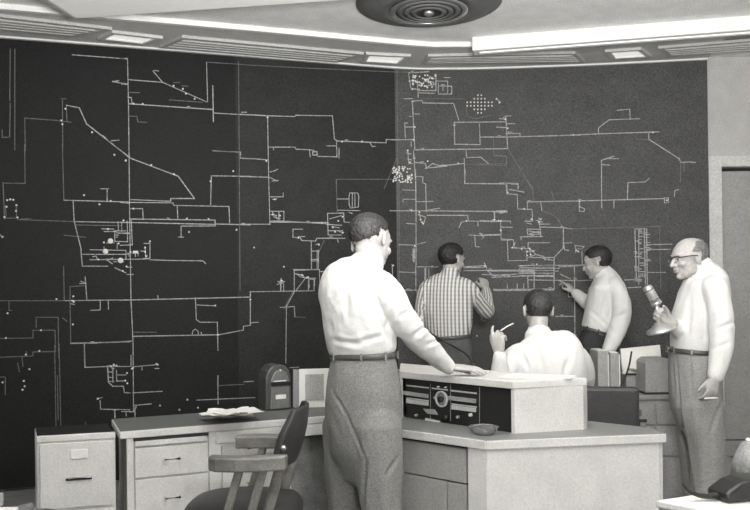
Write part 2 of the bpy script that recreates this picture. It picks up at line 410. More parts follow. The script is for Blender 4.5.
F(120, 250, 3.186, """!0,160 415,150; !415,133 415,240; 415,240 393,243 393,255 315,270; !315,270 42,275; 415,133 615,130; 440,230 415,232; 240,152 243,222 255,230 310,230 312,320; 245,175 305,178; *42,262 115,262; 230,268 232,258 240,252 248,258 250,268; 258,262 260,268; 312,400 312,490;
*312,432 395,428; 395,420 425,418; 245,478 430,470; 40,372 120,365; 40,455 135,450; 45,495 100,490; 70,370 70,382; 0,292 38,290; 610,0 610,62; 632,0 632,62; 610,30 632,30; 555,65 635,62 637,130; 555,65 555,130; !560,75 575,85 620,95; 600,95 600,130; 618,95 618,130; 560,130 590,90;
555,133 530,180 528,360; *550,133 522,188; 510,183 555,180 557,213; *557,213 590,215; 510,100 512,130; 521,100 521,130; 500,110 525,100; 540,375 570,373; 635,68 650,68; 120,145 122,155; 35,335 35,370; o38,378 120,365 312,270 595,88 580,80 303,177 415,158 516,98""")
F(0, 340, 5.67, """400,20 480,18 737,10; !478,20 482,155; 482,155 610,150 737,150; !610,145 615,240 640,262; 640,262 700,262 705,298 737,300; !640,150 640,240; 660,170 662,235; 665,198 715,198; 665,232 710,232; 550,335 580,325; 568,345 570,392; 570,392 737,395; !650,395 652,440; 690,405 737,405;
715,405 715,430; *0,97 185,90 188,68 310,66; *125,95 130,150; *310,30 318,510; *335,20 345,510; *325,200 330,450; *0,210 30,210 30,310; !500,18 545,18; !620,145 680,150; *100,130 110,180; 615,180 640,182;615,210 640,214; 615,235 645,235; *485,465 487,505;
o167,165 135,232 128,282 140,262 720,187 722,245 710,230 15,240 645,140 660,145 630,150 555,332""")
F(130, 330, 5.67, """28,425 28,500; 497,280 500,420; 0,465 25,460 40,425; 140,218 165,218; o280,452 385,440 170,428 325,395 280,495 150,192 17,215""")
F(240, 180, 4.633, """133,0 138,205; 138,78 200,78 200,60; 150,90 170,88; 140,145 203,145 203,190 140,190; 150,150 175,180 155,170; !180,150 180,185; !145,160 170,165; 0,205 140,205; !140,195 400,197; !180,190 395,202; *445,0 450,155; 450,88 505,88; 508,60 545,60 550,75 548,125 512,130 505,115 505,75 508,60; 520,60 520,125; 532,60 532,125;
450,140 556,142; !405,155 480,153 482,195; 482,195 510,197 512,228; 405,155 408,255 470,255; !400,205 470,210; !410,235 475,235; 415,180 470,165; 425,215 460,222; !355,270 485,270; 450,270 455,288; 245,228 290,228; 245,228 245,265 280,268 285,280 350,283 355,270; 330,283 330,410; 330,330 360,328; 357,330 357,410; 350,300 365,295; *390,280 360,345;
330,375 360,375; !248,415 368,415; 368,425 395,425; !255,435 290,440 300,455; 300,455 350,455; !318,455 320,500; 345,455 345,490; 175,470 200,480; 190,455 190,500; 270,262 300,262; 460,240 480,242; 505,150 520,155;
o65,313 203,402 190,465 160,90 270,268 475,245 455,190 430,220 185,165 440,240 365,300 315,450 475,170 150,160""")
F(390, 60, 4.25, """78,52 88,120 115,125; !78,55 165,50; 115,85 120,160; !120,130 195,130 195,60; 120,140 190,142; 195,90 245,90 245,140; !205,110 262,112 262,145; 262,145 205,145 205,100; 225,112 225,130; 230,75 255,75; 60,165 95,165; !95,175 135,172 140,183 270,185; 270,185 292,255; *135,165 320,165; !95,175 105,380;
82,240 98,240; 105,230 125,230; 62,268 65,330; 62,285 100,285; 62,268 75,268; 0,340 100,338; !273,265 490,263; !273,265 275,358 383,360; 383,360 380,270; 383,328 500,328; *440,330 440,405 495,408 497,440 325,445; !105,382 500,377; 323,378 325,415 385,413 418,440; 315,418 318,510;
!105,435 150,440 155,460 180,440 215,450 315,440; !150,460 245,450; *325,180 325,235 360,250 430,235; 450,165 470,180; !470,250 490,250; 455,285 485,288; !492,238 500,375; 492,238 510,238; !100,385 108,510; 75,385 80,440 95,440; 90,345 90,370; 110,495 140,497 140,510; 70,395 90,400; 75,420 92,425; !145,90 185,95; !150,110 190,105; 165,70 190,80;
o465,180 452,165 83,90 95,125 85,435 75,385 100,340 105,285 290,440 160,430""")
for k in range(46): dots.append((390+random.uniform(92, 195)/4.25, 60+random.uniform(62, 118)/4.25))
for i in range(8):
    for j in range(6):
        if abs(i-3.5)/4+abs(j-2.5)/3.4 < 1.05: dots.append((390+(328+i*15)/4.25, 60+(150+j*15)/4.25))
for k in range(46): dots.append((390+random.uniform(12, 88)/4.25, 60+random.uniform(452, 520)/4.25))
for k in range(24): dots.append((390+random.uniform(10, 88)/3.925, 170+random.uniform(0, 50)/3.925))
F(390, 170, 3.925, """!100,0 102,160; 102,160 102,375; 105,25 128,27 128,50 140,55 142,165; 100,125 170,123; 50,78 100,80; 50,125 52,115 100,115; !0,160 90,160 460,163; 145,158 195,150; !145,178 305,178 307,200; !295,0 293,53 455,55 460,95; 65,210 100,212; !110,175 140,185 130,215; 115,160 120,200;
270,228 280,205 300,200 405,203 471,200; 345,205 345,220; !430,170 460,165; 408,165 410,200; 310,255 360,258 435,255 437,275 471,275; 333,258 335,300 350,302; 35,293 95,295 140,283; !93,305 93,360; !90,310 90,355; !96,310 96,358; *35,0 37,470; 35,400 100,403 100,380; 100,380 185,380; !137,385 137,450; !140,385 140,450; 152,385 153,440; !0,470 190,473; 105,475 105,510;
!290,380 370,375; !290,384 370,381; !290,395 471,393; !370,365 380,385; 360,410 471,415; 8,370 10,420; o410,195 435,200 435,238 85,160 125,205 130,210 97,298 120,195 115,165 12,375 300,200 165,378""")
F(470, 90, 5.1, """180,135 210,132; 185,172 230,172; 135,190 185,192; 190,215 215,215; !195,222 255,222 255,235; !55,240 190,240; !190,240 561,230; *190,295 320,510; *0,478 190,478 192,508; 210,480 245,482 245,505; 150,145 180,150; *0,380 185,385 185,340 120,335; o150,65 135,45 180,150 192,195""")
F(480, 180, 5.1, """!0,18 135,20; 135,20 140,70 190,75 192,148; !192,148 265,150; 265,150 268,210; 100,15 195,18 195,45; !150,48 225,62; *240,0 268,40 272,105; !240,112 500,107; 240,112 243,150; *315,155 385,185 425,240; 310,115 315,155; *365,60 382,120; 0,160 85,162; !85,158 135,158; !85,164 135,164; 75,165 75,205; !0,208 155,210; 155,210 155,220;
105,210 108,300 170,305 175,345; 105,240 165,242; !0,280 105,278; 0,270 20,290 10,300; !230,210 265,210; !300,195 310,285; !300,225 355,225; !310,240 425,243 470,250; !240,250 310,252; 240,250 243,280 310,275; !205,290 320,288; 208,290 210,305; !250,260 305,270; !250,275 300,262; !425,243 425,345 378,395 378,505; 428,322 468,320; 428,335 430,355 455,360;
!485,335 510,335; 485,335 488,372; 500,350 510,352; 140,308 143,412 240,410 238,380; !160,345 240,350; 245,320 355,320; 245,320 245,350; !250,345 285,380 245,395; !285,380 325,390; !260,395 375,395; 320,400 375,410; 330,395 332,410; 350,395 352,412; !200,440 275,435 510,435; !40,460 275,460; !40,464 275,464; 60,495 270,490; !275,435 278,510; 275,445 375,445; 275,452 375,452; 275,462 375,462; 275,475 375,475;
!275,487 375,487; !275,492 375,492; 200,448 275,448; 200,455 275,455; 200,470 275,470; 480,435 482,505; !410,480 460,505; 380,450 405,452; 385,465 400,465; 240,220 262,225; 285,205 320,215; 235,360 240,400; !255,355 258,385; !180,320 170,335;
o140,65 225,148 262,200 72,202 95,208 105,255 165,345 212,352 252,350 258,380 270,362 242,365 25,440 310,200 300,215 490,360 500,365 240,385""")
F(560, 100, 4.636, """!0,165 180,157 458,148; 178,157 178,130 228,92 370,87; 265,48 323,43 325,87; *355,182 405,183; !410,150 412,183 552,272 560,290; *560,290 558,380; 560,290 610,287; !600,287 628,290; *575,290 575,330; 550,415 532,420 530,448; !193,500 192,280 250,260; 215,272 272,272; 195,300 230,302; !0,470 195,465 485,457; 312,458 315,383 395,380 415,362; 90,470 92,495 115,505;
!250,465 250,500; 483,453 503,455 503,475 485,477 483,453; o90,470 495,465 62,162 430,150""")
F(570, 190, 4.246, """38,45 40,90 60,92; !275,165 282,385; 292,165 292,400; !315,165 320,400; !325,165 328,400; 275,165 325,165; !330,232 432,230; !330,253 425,252; 330,350 405,350; *380,155 385,420; *0,165 380,155; !232,382 295,380; !245,415 300,412; 20,235 60,240 50,250; 25,250 40,265; 50,260 52,320; !0,320 60,318; !18,320 20,385; !20,385 90,383; 60,90 62,82""")
for k in range(34):
    y = 170+k*6.6+random.uniform(-2, 2)
    a = random.choice((275, 292, 300, 315)); F(570, 190, 4.246, f"{random.choice(['', '!'])}{a},{y} {a+random.uniform(8, 28)},{y}")
F(395, 250, 3.846, """!20,155 110,155; !380,152 610,150; !380,156 610,154; !350,75 375,97 470,93; !375,105 510,100 512,145; 432,130 432,150; 470,130 470,150; 495,130 495,150; !512,115 720,118; !475,75 535,75; !475,90 535,90; 475,82 535,82; !475,60 610,58; !535,80 535,150; !610,55 612,150; !630,65 720,60; !690,60 692,340; !618,255 690,255; !665,150 667,180 690,182;
330,250 335,275 350,270; !130,65 165,65; 475,98 535,98; 80,60 80,155; 85,155 88,240; o315,330 545,55 665,150""")
# little device ticks hung on the heavier lines
for k, P in list(segs):
    if k == '!' and len(P) >= 2 and random.random() < .45:
        a, b = P[0], P[1]; f = random.random(); x, y = a[0]+(b[0]-a[0])*f, a[1]+(b[1]-a[1])*f
        segs.append(('n', [(x-1.2, y-1.3), (x+1.5, y-1.3)]))
br, fa, dt = B(), B(), B()
for k, P in segs:
    hw = {'n': .0030, '!': .0037, '*': .0028}[k]; tgt = fa if k == '*' else br
    for a, b in zip(P, P[1:]):
        L = math.hypot(b[0]-a[0], b[1]-a[1]); n = max(1, int(L/14))
        for i in range(n):
            p, nn = board_hit(a[0]+(b[0]-a[0])*i/n, a[1]+(b[1]-a[1])*i/n, .001); q, n2 = board_hit(a[0]+(b[0]-a[0])*(i+1)/n, a[1]+(b[1]-a[1])*(i+1)/n, .001)
            if p is None or q is None or (q-p).length < 1e-5: continue
            d = (q-p).normalized(); s = d.cross(nn).normalized()*hw
            p = p-d*hw*.8; q = q+d*hw*.8
            tgt.hexa([p-s, q-s, q+s, p+s], [p-s+nn*.003, q-s+nn*.003, q+s+nn*.003, p+s+nn*.003])
for x, y in dots:
    p, nn = board_hit(x, y, 0)
    if p is not None: dt.lathe(p, [(.0068, 0), (.0068, .006), (.003, .007)], 8, nn, close=False)
obj('circuit_lines', br, M['line'], bt); obj('faint_lines', fa, M['faint'], bt); o = obj('station_dots', dt, M['paper'], bt); o['kind'] = 'stuff'
for x, y, r in ((110.5, 241, .019), (105.5, 251.5, .019), (120.5, 260.5, .020)):
    p, nn = board_hit(x, y, 0); obj('indicator_disc', B().lathe(p, [(r, 0), (r, .01), (r*.6, .014)], 24, nn, close=False), M['paper'], bt)
p, nn = board_hit(135.5, 252, 0); s = nn.cross(V((0, 0, 1))).normalized()
obj('indicator_plate', B().obox(p+nn*.005, s, V((0, 0, 1)), nn, .019, .009, .006), M['paper'], bt, bevel=.004)
# ============================================================ furniture
class Fr:
    """a floor frame: origin, u along the front, n to the back"""
    def __init__(s, o, u, n=None):
        s.o = V((o[0], o[1], 0)); s.u = V((u[0], u[1], 0)).normalized()
        s.n = V((n[0], n[1], 0)).normalized() if n else V((-s.u.y, s.u.x, 0))
    def p(s, a, b, z=0): return s.o+s.u*a+s.n*b+V((0, 0, z))
    def box(s, b, a0, a1, t0, t1, z0, z1):
        return b.prism([s.p(a0, t0).xy, s.p(a1, t0).xy, s.p(a1, t1).xy, s.p(a0, t1).xy], z0, z1)
def patch_hit(p0, n, px, py):
    d = W(px, py, 1.0)-V((0, 0, CAMH)); o = V((0, 0, CAMH))
    t = (V(p0)-o).dot(n)/d.dot(n); return o+d*t
def patch(b, p0, n, pix, th=.004):
    P = [patch_hit(p0, n, *q) for q in pix]
    if (P[1]-P[0]).cross(P[2]-P[0]).dot(n) < 0: P = P[::-1]
    return b.hexa([q-n*.001 for q in P], [q+n*th for q in P])
def handle(fr, a, z, w, parent, name='drawer_handle', off=-.0):
    b = B(); b.tube([fr.p(a-w/2, off+.002, z), fr.p(a-w/2, off-.022, z), fr.p(a+w/2, off-.022, z), fr.p(a+w/2, off+.002, z)], .0055, seg=8)
    return obj(name, b, M['metal'], parent)

# ---- left desk with two pedestals
L = Fr((-1.217, 3.80), (.92, .39))
t = thing('office_desk', L.p(.6, .2), 'light enamel desk with drawers and dark top behind the wooden armchair', 'desk')
DEP = .42
obj('desk_top_surface', L.box(B(), 0, 1.17, .006, DEP, .728, .742), M['desktop_dark'], t)
obj('desk_top_edge', L.box(L.box(B(), -.004, 1.17, -.002, .02, .706, .741), -.006, .012, .02, DEP, .706, .741), M['deskwhite'], t, bevel=.004)
def pedestal(a0, a1, parent, drawers):
    bb = B(); L.box(bb, a0, a1, .022, DEP-.02, .04, .706)
    L.box(bb, a0, a0+.03, .008, .022, .04, .706); L.box(bb, a1-.028, a1, .008, .022, .04, .706); L.box(bb, a0+.03, a1-.028, .008, .022, .04, .08)
    pd = obj('pedestal', bb, M['deskwhite'], parent)
    for i, (z0, z1) in enumerate(drawers):
        dr = obj('drawer', L.box(B(), a0+.036, a1-.034, .004, .03, z0, z1), M['deskwhite'], parent, bevel=.003)
        m = (a0+a1)/2; handle(L, m, (z0+z1)/2+.01, .07, dr)
    return pd
pedestal(.028, .448, t, [(.512, .655), (.29, .502), (.09, .28)])
pedestal(.448, .84, t, [(.575, .628), (.30, .552), (.09, .29)])
obj('pull_out_board', L.box(B(), .066, .41, -.002, .03, .664, .688), M['deskwhite'], t, bevel=.003)
obj('board_slot', L.box(B(), .06, .418, .006, .024, .689, .705), M['dark'], t)
obj('centre_drawer', L.box(B(), .452, 1.16, .0, .03, .645, .704), M['deskwhite'], t, bevel=.003)
obj('modesty_panel', L.box(B(), .84, 1.10, .10, .12, .04, .70), M['modesty'], t)
obj('end_panel', L.box(B(), 1.095, 1.13, .01, DEP-.02, 0, .706), M['deskwhite'], t)
# ---- filing cabinet
Fc = Fr((-1.574, 3.70), (.333, .09), (-.42, .92))
t = thing('filing_cabinet', Fc.p(.17, .2), 'light two-drawer steel filing cabinet at the far left end of the desk', 'filing cabinet')
w_ = .348
bb = B(); Fc.box(bb, 0, w_, .012, .30, 0, .735)
obj('cabinet_body', bb, M['deskwhite'], t, bevel=.004)
obj('cabinet_top', Fc.box(B(), .004, w_-.004, .02, .296, .735, .739), M['black'], t)
obj('cabinet_rail', Fc.box(B(), 0, w_, 0, .02, .712, .742), M['deskwhite'], t, bevel=.004)
for z0, z1 in ((.40, .705), (.05, .385)):
    dr = obj('drawer', Fc.box(B(), .012, w_-.012, -.004, .02, z0, z1), M['deskwhite'], t, bevel=.003)
    h = B(); m = w_/2+.01; zt = z1-.055
    Fc.box(h, m-.038, m+.038, -.010, -.003, zt-.022, zt+.022); obj('label_holder', h, M['white'], dr, bevel=.003)
    h = B(); Fc.box(h, m-.06, m+.055, -.007, -.003, zt-.122, zt-.111); obj('handle_recess', h, M['dark'], dr)
    h = B(); h.tube([Fc.p(m-.05, -.004, zt-.105), Fc.p(m-.05, -.024, zt-.105), Fc.p(m+.05, -.024, zt-.105), Fc.p(m+.05, -.004, zt-.105)], .006, seg=8); obj('drawer_handle', h, M['white'], dr)
# ---- right console desk (obtuse corner)
A0 = V((.472, 3.465, 0)); dd = V((-.747, .665, 0)).normalized()
R = Fr(A0, (-dd.x, -dd.y), (.665, .747))   # a runs 0 at corner A to negative at the left end
Bq = V((1.29, 3.58, 0)); B2 = V((1.275, 3.735, 0))
Lend = A0+dd*.56; LB = V((.10, 4.775, 0)); back = LB-Lend
t = thing('console_desk', (.7, 3.8, 0), 'large light-sided console desk carrying the black radio panel, right of the standing man', 'desk')
poly = [A0, Bq, B2, Lend+back, Lend]
# inner polygon for the dark top
obj('desk_top_surface', B().prism([tuple(p.xy) for p in poly], .728, .742), M['desktop'], t)
eg = B(); o_ = .006
def edge(b, p, q, z0=.702, z1=.7405, th=.014):
    p, q = V(p), V(q); d = (q-p).normalized(); n = V((d.y, -d.x, 0)); b.prism([(p+n*o_).xy, (q+n*o_).xy, (q-n*th).xy, (p-n*th).xy], z0, z1)
edge(eg, LB, Lend); edge(eg, Lend, A0); edge(eg, A0, Bq); edge(eg, Bq, B2)
obj('desk_top_edge', eg, M['deskwhite'], t, bevel=.003)
# end panel (faces the camera)
ee = (Bq-A0).normalized(); en = V((-ee.y, ee.x, 0))
def ebox(b, a0, a1, t0, t1, z0, z1):
    q = lambda a, tt: (A0+ee*a+en*tt).xy
    return b.prism([q(a0, t0), q(a1, t0), q(a1, t1), q(a0, t1)], z0, z1)
obj('end_panel', ebox(B(), .004, .80, .006, .03, 0, .702), M['deskwhite'], t)
obj('corner_post', R.box(B(), -.10, -.004, .006, .03, 0, .702), M['deskwhite'], t)
obj('side_panel', B().prism([(Bq-ee*.03+en*.03).xy, (Bq-ee*.008+en*.01).xy, (B2-ee*.008).xy, (B2-ee*.03).xy], 0, .702), M['deskwhite'], t)
bp = LB; obj('back_panel', B().prism([(B2-R.n*.03).xy, (B2-R.n*.01).xy, (bp-R.n*.01).xy, (bp-R.n*.03).xy], .0, .702), M['deskgrey'], t)
obj('carcass', R.box(B(), -.555, -.11, .03, .5, .05, .70), M['dark'], t)
dr = obj('drawer', R.box(B(), -.555, -.116, .012, .034, .535, .688), M['deskgrey'], t, bevel=.003)  # drawer side and doors: shade of the side turned from the light, in colour
dr = obj('cupboard_door', R.box(B(), -.555, -.225, .012, .034, .06, .528), M['deskgrey'], t, bevel=.003)
dr = obj('cupboard_door', R.box(B(), -.22, -.116, .012, .034, .06, .528), M['deskgrey'], t, bevel=.003)
# ---- radio console on it
C1 = V((.624, 3.617, 0)); cd = V((-.49, .51, 0)).normalized(); ce = V((.352, .086, 0)); cn = V((-cd.y, cd.x, 0))
if cn.y > 0: cn = -cn
CL = .715; F2 = C1+cd*CL
t = thing('radio_console', ((C1+F2)/2+ce*.5+V((0, 0, .742))), 'light radio dispatch console with black control panel standing on the desk', 'radio console')
pol = lambda a, b_, c, d: [a.xy, b_.xy, c.xy, d.xy]
ZB = .7425; L2 = V((.14, 4.57, 0))
obj('console_top', B().prism(pol(C1+cn*.012, C1+ce, L2, F2+cn*.012), .945, .980), M['deskwhite'], t, bevel=.004)
ceu = ce.normalized()
obj('side_panel', B().prism(pol(C1, C1+ce, C1+ce+cd*.018, C1+cd*.018), ZB, .946), M['deskwhite'], t)
obj('side_panel', B().prism(pol(F2-cd*.022+cn*.01, L2-cd*.022, L2, F2+cn*.01), ZB, .946), M['deskwhite'], t)
obj('back_panel', B().prism(pol(C1+ce-ceu*.02, C1+ce, L2, L2-ceu*.02), ZB, .946), M['deskwhite'], t)
FP0 = C1-cn*.012; 
fp = obj('control_panel', B().prism(pol(C1+cd*.018-cn*.012, C1+cd*.018-cn*.03, F2-cd*.022-cn*.03, F2-cd*.022-cn*.012), ZB, .945), M['blackpanel'], t)
Z9 = lambda x, y: (390+x/5.1, 350+y/5.1)
def fpat(name, pix, m, th=.004, par=fp): return obj(name, patch(B(), FP0, cn, [Z9(*q) for q in pix], th), m, par)
def bar(x0, y0, x1, y1, h): return [(x0, y0), (x1, y1), (x1, y1+h), (x0, y0+h)]
M['panel_light'] = mat('panel_strip_light', .62, .5, grain=.3, gscale=500); M['panel_mid'] = mat('panel_strip_mid', .36, .5, grain=.6, gscale=320)
fpat('name_strip', bar(84, 177, 198, 190, 6), M['panel_light']); fpat('name_strip', bar(215, 192, 295, 201, 6), M['panel_light']); fpat('name_strip', bar(312, 203, 443, 218, 7), M['panel_light'])
fpat('key_bank', bar(74, 208, 196, 226, 19), M['panel_mid'], .010); fpat('key_bank', bar(304, 234, 440, 250, 20), M['panel_mid'], .010)
fpat('switch_rail', bar(85, 241, 198, 256, 6), M['panel_light']); fpat('switch_rail', bar(316, 272, 443, 288, 6), M['panel_light'])
for k in range(12):
    x = 90+k*9.3; y = 243+(x-85)*.132; fpat('lever_switch', bar(x, y+6, x+4.5, y+7, 19), M['panel_light'], .012)
for k in range(12):
    x = 320+k*10.4; y = 274+(x-316)*.126; fpat('lever_switch', bar(x, y+6, x+5, y+7, 20), M['panel_light'], .012)
for x in (205, 308, 456): fpat('panel_seam', bar(x, 172 if x < 400 else 190, x+2, 172 if x < 400 else 190, 190), M['panel_mid'], .001)
dc = patch_hit(FP0, cn, *Z9(266, 250))
obj('clock_dial', B().lathe(dc, [(.040, 0), (.040, .010), (.031, .012), (.031, .002)], 32, cn), M['panel_light'], fp)
obj('clock_face', B().lathe(dc, [(.030, 0), (.030, .004), (.0, .004), (0, 0)], 24, cn), M['panel_mid'], fp)
obj('selector_knob', B().lathe(dc, [(.016, 0), (.014, .018), (.0, .018), (0, 0)], 20, cn), M['blackpanel'], fp)
for x, y, r, m in ((235, 243, .008, 'panel_mid'), (415, 330, .009, 'paper'), (350, 341, .008, 'panel_mid'), (285, 345, .018, 'black'), (250, 187, .004, 'paper'), (288, 190, .004, 'paper'), (138, 332, .007, 'panel_mid')):
    obj('knob', B().lathe(patch_hit(FP0, cn, *Z9(x, y)), [(r, 0), (r*.85, .014), (0, .014), (0, 0)], 16, cn), M[m], fp)
fpat('paper_tag', [(172, 299), (228, 303), (246, 330), (193, 324)], M['pad'], .006)
fpat('card_slot', [(184, 347), (256, 362), (256, 378), (186, 361)], M['paper'], .008)
for k in range(3): pass
# papers on the console top
pz = .981
P = [onz(500, 378.0, pz), onz(572, 379.0, pz), onz(576, 376.0, pz), onz(510, 374.0, pz)]
tag(obj('paper_pad', B().prism([p.xy for p in P], pz, pz+.005), M['paper'], base=tuple(sum(P, V((0, 0, 0)))/4)), 'thin white paper pad on the console top before the seated man', 'paper')
P = [onz(488+30, 375.0, pz+.0085), onz(570, 376.6, pz+.0085), onz(574, 372.5, pz+.0085), onz(520, 371.5, pz+.0085)]
# ashtray
ac = onz(484, 434.0, .7425)
tag(obj('ashtray', B().lathe(ac, [(.0, 0), (.045, 0), (.052, .006), (.074, .034), (.069, .036), (.046, .012), (.0, .010)], 8, close=False), M['glass'], base=tuple(ac)), 'clear glass ashtray on the desk in front of the black control panel', 'ashtray')

# ---- things on the left desk
def obx(name, fr, a0, a1, t0, t1, z0, z1, m, par, bev=.003): return obj(name, fr.box(B(), a0, a1, t0, t1, z0, z1), m, par, bevel=bev)
p0 = onz(266, 411, .7425)
T = Fr(p0, (.94, .05))
T = Fr(p0, (.93, .37))
T = Fr(p0, (.88, .47))
t = thing('time_stamp_machine', T.p(.1, .06, .7425), 'dark metal box machine with rounded top, slot and white plate, on the left desk', 'office machine')
prof = [(0, 0), (.15, 0), (.15, .18), (.14, .215), (.118, .243), (.078, .252), (.04, .245), (.012, .215), (0, .175)]
bb = B(); bb.hexa([T.p(a, .0, .7425+z) for a, z in prof], [T.p(a, .13, .7425+z) for a, z in prof]); obj('machine_body', bb, M['device'], t, bevel=.008)
f2 = [(.022, .006), (.135, .006), (.135, .16), (.122, .205), (.085, .228), (.048, .212), (.026, .17)]
bb = B(); bb.hexa([T.p(a, -.014, .7425+z) for a, z in f2], [T.p(a, .004, .7425+z) for a, z in f2]); obj('machine_front', bb, M['device_front'], t, bevel=.006)
obj('card_slot', T.box(B(), .024, .142, -.024, -.010, .7425+.135, .7425+.158), M['black'], t, bevel=.003)
obj('slot_rail', T.box(B(), .04, .11, -.027, -.02, .7425+.160, .7425+.165), M['paper'], t)
obj('name_plate', T.box(B(), .052, .112, -.018, -.010, .7425+.062, .7425+.086), M['paper'], t)
obj('rivet', B().ell(T.p(.082, -.012, .7425+.215), (.009, .006, .009), seg=12, rings=8), M['metal'], t)
# framed panel
p0 = onz(299, 408, .7425); T = Fr(p0, (.99, .12))
t = thing('framed_panel', T.p(.1, .03, .7425), 'white framed card standing upright on the desk beside the standing man', 'framed card')
lean = V((0, .03, 0))
def slab(a0, a1, t0, t1, z0, z1):
    q = lambda a, tt, z: T.p(a, tt, .7425+z)+lean*(z/.22)
    return B().hexa([q(a0, t0, z0), q(a1, t0, z0), q(a1, t1, z0), q(a0, t1, z0)], [q(a0, t0, z1), q(a1, t0, z1), q(a1, t1, z1), q(a0, t1, z1)])
obj('frame', slab(0, .17, 0, .012, 0, .215), M['paper'], t, bevel=.002)
obj('mottled_picture', slab(.035, .14, -.003, .001, .04, .185), M['pad'], t)
obj('backing', slab(-.034, .165, .012, .045, 0, .212), M['device_front'], t, bevel=.002)
# papers
def sheet(b, cx, cy, z, w, h, rot, curl=.0, n=6):
    rows = []; c, s_ = math.cos(rot), math.sin(rot)
    for i in range(n+1):
        for j in range(n+1):
            x = (i/n-.5)*w; y = (j/n-.5)*h; zz = z+curl*((2*i/n-1)**2*.5+(2*j/n-1)**2*.3)+.25*curl*math.sin(i*1.7+j*.9)
            rows.append((cx+x*c-y*s_, cy+x*s_+y*c, zz))
    vs = [b.bm.verts.new(V(p)) for p in rows]; vb = [b.bm.verts.new(V(p)-V((0, 0, .0025))) for p in rows]; m = n+1
    for i in range(n):
        for j in range(n):
            k = i*m+j; b.bm.faces.new((vs[k], vs[k+m], vs[k+m+1], vs[k+1])); b.bm.faces.new((vb[k+1], vb[k+m+1], vb[k+m], vb[k]))
    ring = [j for j in range(m)]+[i*m+n for i in range(1, m)]+[n*m+j for j in range(n-1, -1, -1)]+[i*m for i in range(n-1, 0, -1)]
    for a, c2 in zip(ring, ring[1:]+ring[:1]): b.bm.faces.new((vs[a], vs[c2], vb[c2], vb[a]))
    return b

tag(obj('note_pad', L.box(B(), .50, .68, .13, .38, .7425, .757), M['pad'], base=tuple(L.p(.59, .25, .7425)), bevel=.003), 'grey pad under the loose papers on the left desk', 'note pad')
for k, (x, y, z, r, lb) in enumerate(((240, 413, .786, .5, 'large white loose sheet on the grey pad, nearest the dark machine'), (228, 412.5, .806, .15, 'crumpled white loose sheet on top of the papers, middle of the left desk'), (224, 415.5, .767, .7, 'white loose sheet at the left of the papers on the left desk'))):
    q = onz(x, y, z)
    tag(obj('loose_paper', sheet(B(), q.x, q.y, z, .20, .16, r, .016+.003*k), M['paper'], base=tuple(q)), lb, 'paper', 'loose papers on the left desk')

